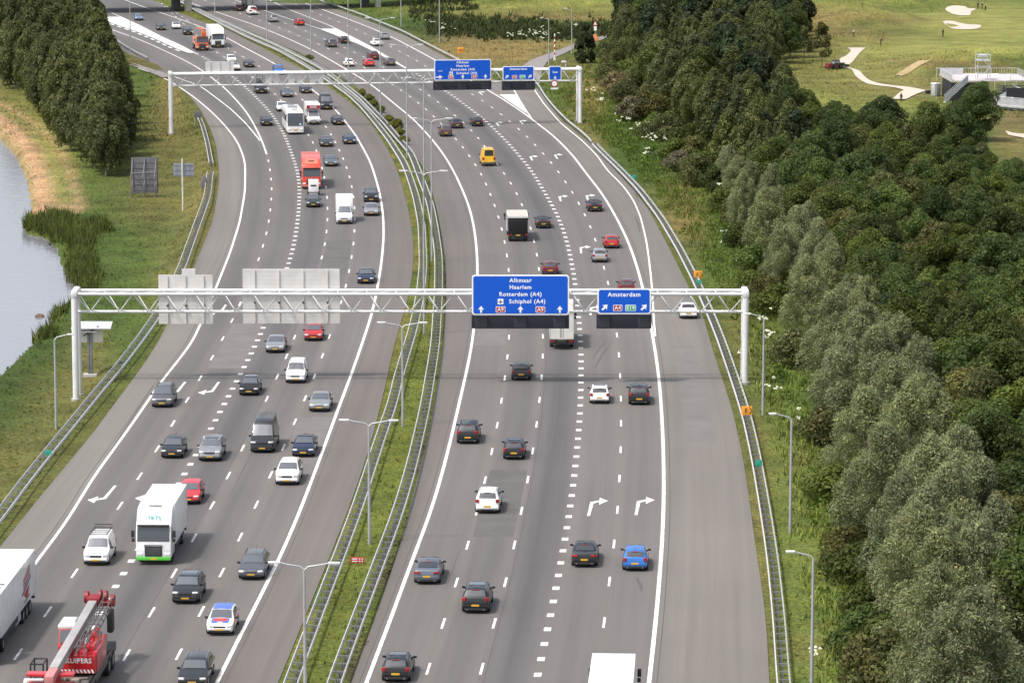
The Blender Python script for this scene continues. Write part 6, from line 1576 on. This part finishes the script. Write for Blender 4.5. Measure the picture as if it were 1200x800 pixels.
stuff(obj('umbel_flowers', fl.mesh('umbel_flowers', UMB, False, False)), 'white umbel flowers among the verge weeds')
# debris of soil and weeds at the median kerb of the departing lanes
X, Y = verge_points(26000, -25, 10, 205, 430); d = MED_R.xs(Y) - X; k = (d > -.05) & (d < .55); X, Y = X[k], Y[k]; k = clumpy(X, Y, .5, -.05); X, Y = X[k], Y[k]
blades('kerb_weeds', X, Y, rng.uniform(.06, .2, len(X)), .09, 6, np.tile(np.array((.045,.05,.022)), (len(X), 1)), .6, label='low weeds and soil at the edge of the median', n_seed=8)
# lumps in the canal water
for x, y, s, l in [(47,371,.55,'brown mound of mud standing in the canal near the bank')]:
    p = at(x, y, -2.2); t = MB(); bm = bmesh.new(); bmesh.ops.create_icosphere(bm, subdivisions=3, radius=s)
    for v in bm.verts: v.co *= 1 + .25 * mnoise.noise(v.co * 2.2); v.co.z *= .6
    me = bpy.data.meshes.new('mud_mound'); bm.to_mesh(me); bm.free(); me.materials.append(dirty('mud', (.13,.085,.05), .9)); me.polygons.foreach_set('use_smooth', [True]*len(me.polygons))
    tag(obj('mud_mound', me, None, p), l, 'mud mound')
# ------------------------------------------------------------------ golf course
GRASS2 = None
X, Y = verge_points(90000, 40, 190, 560, 980); ex, ey = px(X, Y, 0)
k = (ex > 880) & (ey < 135); X, Y, ex, ey = X[k], Y[k], ex[k], ey[k]
fair = (ey < 64) & (ex > 1040) & ~((ey < 16) & (ex < 1120)) 
def near_path(ex, ey):
    m = np.zeros(len(ex), bool)
    for (a, b), (c, d) in zip([(1004,56),(1003,60),(995,69),(988,74),(997,81),(1008,90),(1022,97),(1040,101),(1058,104),(1075,106)], [(1003,60),(995,69),(988,74),(997,81),(1008,90),(1022,97),(1040,101),(1058,104),(1075,106),(1090,111)]):
        t = np.clip(((ex-a)*(c-a) + (ey-b)*(d-b)) / ((c-a)**2 + (d-b)**2), 0, 1)
        m |= np.hypot((ex - a - t*(c-a)) / 16, (ey - b - t*(d-b)) / 7) < 1
    m |= (np.abs(ex - 1055) < 18) & (np.abs(ey - 111) < 10)
    m |= (np.abs(ex - 1128) < 26) & (np.abs(ey - 22) < 18)
    return m
k = ~fair & ~near_path(ex, ey); X, Y = X[k], Y[k]
blades('rough_grass', X, Y, rng.uniform(.10, .38, len(X)), .12, 3, vegcol(X, Y, height(X, Y)) * 1.4, label='rough grass on the dunes of the golf course', n_seed=12)

def person(p, rz, label, pose='stand', top=CLOTH_DARK, low=CLOTH_DARK, cap=None, s=1.0, act=None):
    """one continuous skin body; clothing by material on the same surface"""
    J = {'pel':(0,0,.93),'waist':(0,0,1.10),'chest':(0,.01,1.34),'neck':(0,.02,1.50),'head':(0,.04,1.62),'crown':(0,.04,1.74)}
    lean = .35 if pose == 'bend' else .0
    for k in ('waist','chest','neck','head','crown'):
        x, y, z = J[k]; dz = z - .93; J[k] = (x, y + dz*math.sin(lean), .93 + dz*math.cos(lean))
    st = .16 if pose == 'walk' else .0
    for sgn, n in ((-1,'l'),(1,'r')):
        f = st * sgn
        J['hip'+n] = (sgn*.10, 0, .90); J['knee'+n] = (sgn*.11, f*.7+.03, .50); J['ank'+n] = (sgn*.12, f-.02, .09); J['toe'+n] = (sgn*.13, f+.16, .04)
        sy, sz = J['chest'][1], J['chest'][2]
        J['sh'+n] = (sgn*.19, sy, sz+.08)
        if pose == 'bend': J['el'+n] = (sgn*.20, sy+.16, sz-.16); J['wr'+n] = (sgn*.08, sy+.30, sz-.38); J['ha'+n] = (sgn*.05, sy+.33, sz-.46)
        else: J['el'+n] = (sgn*.26, sy-f*.5, sz-.20); J['wr'+n] = (sgn*.25, sy-f+.10, sz-.42); J['ha'+n] = (sgn*.24, sy-f+.13, sz-.51)
    R = dict(pel=.15,waist=.135,chest=.16,neck=.06,head=.098,crown=.07)
    for n in 'lr': R.update({'hip'+n:.095,'knee'+n:.062,'ank'+n:.042,'toe'+n:.038,'sh'+n:.065,'el'+n:.045,'wr'+n:.032,'ha'+n:.038})
    E = [('pel','waist'),('waist','chest'),('chest','neck'),('neck','head'),('head','crown')]
    for n in 'lr': E += [('pel','hip'+n),('hip'+n,'knee'+n),('knee'+n,'ank'+n),('ank'+n,'toe'+n),('chest','sh'+n),('sh'+n,'el'+n),('el'+n,'wr'+n),('wr'+n,'ha'+n)]
    ks = list(J); me = bpy.data.meshes.new('person'); me.from_pydata([J[k] for k in ks], [(ks.index(a), ks.index(b)) for a, b in E], [])
    o = bpy.data.objects.new('person', me); C.objects.link(o)
    sk = o.modifiers.new('skin', 'SKIN'); sub = o.modifiers.new('sub', 'SUBSURF'); sub.levels = 1; sub.render_levels = 1
    for i, k in enumerate(ks): me.skin_vertices[0].data[i].radius = (R[k], R[k]*.85 if k in ('chest','waist','pel') else R[k])
    me.skin_vertices[0].data[0].use_root = True
    dg = bpy.context.evaluated_depsgraph_get(); full = bpy.data.meshes.new_from_object(o.evaluated_get(dg)); bpy.data.objects.remove(o)
    full.materials.clear()
    for m in (low, top, SKIN, BLACKP): full.materials.append(m)
    nz = J['neck'][2]
    for f in full.polygons:
        c = f.center; hand = min((Vector(J['ha'+n]) - c).length for n in 'lr') < .11
        f.material_index = 2 if (c.z > nz - .01 or hand) else (1 if c.z > 1.0 else (3 if c.z < .10 else 0)); f.use_smooth = True
    full.name = 'person'
    t = obj('person', full, None, p, (0, 0, rz)); t.scale = (s,)*3; tag(t, label, 'person', 'golfers on the course')
    hd = Vector(J['head']); bm = bmesh.new(); bmesh.ops.create_uvsphere(bm, u_segments=14, v_segments=8, radius=.112)
    bmesh.ops.delete(bm, geom=[v for v in bm.verts if v.co.z < -.01 and v.co.y > -.03], context='VERTS')
    hm = bpy.data.meshes.new('hair'); bm.to_mesh(hm); bm.free(); hm.materials.append(cap or HAIR); obj('hair', hm, t, hd + Vector((0,-.012,.035)))
    fc = MB().bevbox((0,.098,-.005),(.03,.03,.05),.01); obj('nose', fc.mesh('nose', SKIN, True), t, hd)
    ey_ = MB()
    for sgn in (-1,1): ey_.box((sgn*.036,.092,.02),(.022,.014,.014))
    obj('eyes', ey_.mesh('eyes', BLACKP), t, hd)
    return t
def gsp(x, y): return gp(x, y)
person(gsp(1146,11), 2.4, 'golfer in dark clothes beside another above the upper bunker', 'stand')
person(gsp(1151,11.5), -2.0, 'golfer in dark clothes with a white cap, next to a bag trolley', 'walk', cap=CLOTH_WHITE)
person(gsp(1105,43.5), .8, 'golfer in dark clothes standing alone below the lower bunker', 'stand')
person(gsp(1000.5,43.5), 1.2, 'person in a white top and dark trousers in front of the grassy dune', 'walk', top=CLOTH_WHITE)
person(gsp(1032,53.5), -1.2, 'golfer in dark clothes bending forward by the sand path end', 'bend', s=.95)
person(gsp(1056,120), .4, 'person in brown clothes at the near end of the sand path', 'stand', top=base_mat('brown_cloth',(.10,.055,.035),.9), low=base_mat('brown_trousers',(.07,.045,.03),.9))
p = gsp(1154.5,13)
t = thing('golf_trolley', 'dark golf bag on a small trolley next to two golfers', 'golf trolley', p, .4)
obj('bag', MB().tube([(0,0,.25),(0,-.25,1.15)],[.15,.17],10).mesh('bag', CLOTH_DARK, True), t)
for s in (-1,1): obj('wheel', MB().wheel((s*.3,0,.15),.15,.05).mesh('wheel', TYRE, True), t)
obj('handle', MB().tube([(0,0,.2),(0,.35,1.0)],.02,6).mesh('handle', GALVD, True), t)
obj('club', MB().tube([(0.05,-.25,1.1),(.08,-.32,1.35)],.02,6).mesh('club', GALV, True), t)
# tractor with a red implement
p = gsp(981,81); RED_M = base_mat('implement_red',(.17,.025,.025),.6); TRG = base_mat('tractor_green',(.03,.07,.04),.5)
t = thing('tractor', 'tractor with a red implement on the sand path', 'tractor', p, -PI/2 + .5); t.scale = (.72,)*3
obj('bonnet', MB().bevbox((0,1.2,1.25),(.85,1.9,.75),.1).mesh('bonnet', TRG, True), t)
cb = obj('cab', MB().bevbox((0,-.5,2.35),(1.6,1.6,.14),.05).bevbox((0,-.5,1.1),(1.4,1.6,.5),.06).tube([(-.7,.2,1.2),(-.7,.2,2.3)],.05,6).tube([(.7,.2,1.2),(.7,.2,2.3)],.05,6).tube([(-.7,-1.2,1.2),(-.7,-1.2,2.3)],.05,6).tube([(.7,-1.2,1.2),(.7,-1.2,2.3)],.05,6).mesh('cab', BLACKP, True), t)
obj('cab_window', MB().box((0,-.5,1.8),(1.38,1.38,.9)).mesh('cab_window', base_mat('pale_glass',(.35,.38,.38),.1,.2), False), cb)
for s in (-1,1):
    for yy, r in ((-.8,.85),(1.6,.55)):
        w = obj('wheel', MB().wheel((s*.85,yy,r),r,.45).mesh('wheel', TYRE, True), t); obj('rim', MB().disc((s*.85,yy,r),r*.55,.43).mesh('rim', RED_M if r > .6 else RIM), w)
obj('loader', MB().tube([(-.5,.8,1.4),(-.5,2.6,.9)],.08,6).tube([(.5,.8,1.4),(.5,2.6,.9)],.08,6).bevbox((0,2.9,.8),(1.7,.7,.7),.08).mesh('loader', BLACKP, True), t)
obj('implement', MB().bevbox((0,-2.6,1.0),(1.8,1.3,1.2),.2).tube([(-.9,-3.0,.7),(.9,-3.0,.7)],.45,14).mesh('implement', RED_M, True), t)
# portable cabin
p = gsp(1096.5,113)
t = thing('portable_cabin', 'pale rounded cabin at the end of the sand path beside the scaffold platform', 'cabin', p, .5)
obj('body', MB().bevbox((0,0,1.1),(1.3,1.3,2.1),.18).mesh('body', dirty('cabin_grey',(.42,.43,.42),.5), True), t)
obj('roof', MB().bevbox((0,0,2.22),(1.36,1.36,.22),.1).mesh('roof', PAINT['white'], True), t)
obj('door', MB().bevbox((0,-.66,1.05),(.8,.05,1.8),.02).mesh('door', dirty('cabin_door',(.30,.32,.33),.5), True), t)
p = gsp(1087.5,110); t = thing('ground_box', 'small dark box on the sand path beside the pale cabin', 'box', p, .2)
obj('body', MB().bevbox((0,0,.3),(.9,.6,.55),.05).mesh('body', BLACKP, True), t); obj('lid', MB().bevbox((0,0,.6),(.95,.65,.07),.02).mesh('lid', GALVD, True), t)
# scaffold platform and stand: local axes x right, y away; s = metres per reference pixel there
B = gsp(1150,118); SC = 1 / 6.55
STEEL = dirty('scaffold_steel',(.55,.55,.55),.5,.3,0,.2,1.5); DECK = dirty('pinkish_deck',(.50,.45,.45),.8,0,0,.15,.5); NET = base_mat('black_net',(.02,.02,.025),.9); PANEL = dirty('grey_fence_panel',(.52,.53,.54),.6,.2,0,.2,1)
t = thing('scaffold_platform', 'temporary scaffold platform with railings, steps and a small tower at the golf course', 'platform', (B.x, B.y, B.z), .04)
def lx(x): return (x - 1150) * SC
DZ = 3.4
obj('deck', MB().box((lx(1158),4.5,DZ),(13.6,13.0,.18)).mesh('deck', DECK), t)
obj('deck_edge', MB().box((lx(1150),10.6,DZ+.16),(9.5,.25,.14)).mesh('deck_edge', PAINT['white']), t)
obj('skirt', MB().box((lx(1127),-2.1,1.6),(4.2,.08,3.1)).box((lx(1114),3,1.6),(.08,10,3.1)).mesh('skirt', NET), t)
for q in range(8):
    obj('upright', MB().tube([(lx(1114)+q*1.85,-2.0,-.5),(lx(1114)+q*1.85,-2.0,DZ)],.06,6).mesh('upright', STEEL, True), t)
def railing(name, pts, h=1.15, step=.45):
    m = MB(); pts = [Vector(p) for p in pts]
    for a, b in zip(pts[:-1], pts[1:]):
        m.tube([a + Vector((0,0,h)), b + Vector((0,0,h))], .035, 5); m.tube([a + Vector((0,0,.15)), b + Vector((0,0,.15))], .03, 5)
        n = max(2, int((b-a).length/step))
        for i in range(n + 1):
            p = a.lerp(b, i/n); m.tube([p, p + Vector((0,0,h))], .02 if i % 4 else .035, 4)
    return obj(name, m.mesh(name, STEEL), t)
railing('railing', [(lx(1114),-2,DZ),(lx(1114),11,DZ)]); railing('railing', [(lx(1114),11,DZ),(lx(1203),11,DZ)]); railing('railing', [(lx(1203),11,DZ),(lx(1203),-2,DZ)]); railing('railing', [(lx(1180),-2,DZ),(lx(1203),-2,DZ)])
obj('railing_panel', MB().box((lx(1127),10.4,DZ+.62),(4.0,.04,1.1)).box((lx(1114)-.04,4.5,DZ+.62),(.04,12.4,1.05)).mesh('railing_panel', PANEL), t)
tw = MB()
for xx in (1143.5,1157.5):
    for yy in (-1.6, .9): tw.tube([(lx(xx),yy,-.5),(lx(xx),yy,DZ+4.6)],.06,6)
for z in (DZ+1.2,DZ+2.4,DZ+3.4,DZ+4.4): tw.tube([(lx(1143.5),-1.6,z),(lx(1157.5),-1.6,z),(lx(1157.5),.9,z),(lx(1143.5),.9,z),(lx(1143.5),-1.6,z)],.045,5)
tw.tube([(lx(1143.5),-1.6,DZ),(lx(1157.5),-1.6,DZ+2.4)],.04,5).tube([(lx(1157.5),-1.6,DZ+2.4),(lx(1143.5),-1.6,DZ+4.4)],.04,5)
obj('tower', tw.mesh('tower', STEEL, True), t)
obj('tower_floor', MB().box((lx(1150.5),-.35,DZ+3.5),(2.1,2.5,.1)).bevbox((lx(1150),-.6,DZ+4.2),(1.3,1.0,.5),.08).mesh('tower_floor', PANEL), t)
ST0, ST1 = Vector((lx(1103),-5.4,.1)), Vector((lx(1131),-2.6,DZ))
stp = MB()
for i in range(14):
    p = ST0.lerp(ST1, i/13); stp.box((p.x,p.y,p.z),(.34,1.3,.06))
obj('stair', stp.mesh('stair', STEEL), t)
railing('stair_railing', [ST0 + Vector((0,-.7,0)), ST1 + Vector((0,-.7,0))]); railing('stair_railing', [ST0 + Vector((0,.7,0)), ST1 + Vector((0,.7,0))])
obj('stair_panel', MB().add([ST0+Vector((0,-.72,.15)), ST1+Vector((0,-.72,.15)), ST1+Vector((0,-.72,1.1)), ST0+Vector((0,-.72,1.1))],[(0,1,2,3)]).mesh('stair_panel', PANEL), t)
obj('canopy_beam', MB().box((lx(1111),2,DZ+1.9),(3.4,.2,.12)).tube([(lx(1101),2,-.3),(lx(1101),2,DZ+1.9)],.05,6).mesh('canopy_beam', STEEL), t)
G0 = gsp(1180,128)
t = thing('grandstand', 'dark temporary grandstand with a grey fence on scaffolding at the picture border', 'grandstand', (G0.x, G0.y, G0.z), .0)
def gx(x): return (x - 1180) * SC
bl = MB()
for i in range(7): bl.bevbox((gx(1196)-i*.18,4.5-i*.75,3.6-i*.34),(7.0-i*.2,.8,.14),.03)
obj('bench', bl.mesh('bench', dirty('bench_dark',(.05,.05,.055),.7), True), t)
obj('side_screen', MB().box((gx(1196),-.3,1.9),(5.2,.1,3.4)).box((gx(1180)-.1,2.2,1.9),(.1,5,3.4)).mesh('side_screen', NET), t)
obj('arch_rail', MB().tube([(gx(1186)+2.6*(1-math.cos(a)), .5, 4.4-1.1*math.sin(a)) for a in np.linspace(.2,1.5,9)], .14, 6).mesh('arch_rail', STEEL, True), t)
obj('doorway', MB().bevbox((gx(1185),-.38,1.5),(.55,.05,1.1),.02).mesh('doorway', PANEL), t)
railing('railing', [(gx(1163),-2.2,.9),(gx(1206),-4.6,.5)], 1.5, .3); obj('fence_panel', MB().add([(gx(1163),-2.16,.95),(gx(1206),-4.56,.55),(gx(1206),-4.56,1.9),(gx(1163),-2.16,2.3)],[(0,1,2,3)]).mesh('fence_panel', PANEL), t)
obj('walkway', MB().add([(gx(1160),-2.4,.75),(gx(1206),-4.8,.35),(gx(1206),-2.0,.35),(gx(1166),-.4,.75)],[(0,1,2,3)]).add([(gx(1160),-2.4,.5),(gx(1206),-4.8,.1),(gx(1206),-2.0,.1),(gx(1166),-.4,.5)],[(0,1,2,3)]).mesh('walkway', STEEL), t)
obj('ramp_panel', MB().add([(gx(1160),.2,.4),(gx(1180),.2,2.0),(gx(1180),.2,3.0),(gx(1160),.2,1.4)],[(0,1,2,3)]).mesh('ramp_panel', PANEL), t)
sc = MB()
for i in range(7):
    x = gx(1166)+i*1.0; y = -2.4-i*.36; sc.tube([(x,y,-1.8),(x,y,.6)],.05,5)
    if i < 6: sc.tube([(x,y,-1.6),(x+1.0,y-.36,.5)],.035,5).tube([(x,y,.4),(x+1.0,y-.36,-1.6)],.035,5)
obj('scaffold_legs', sc.mesh('scaffold_legs', STEEL), t)
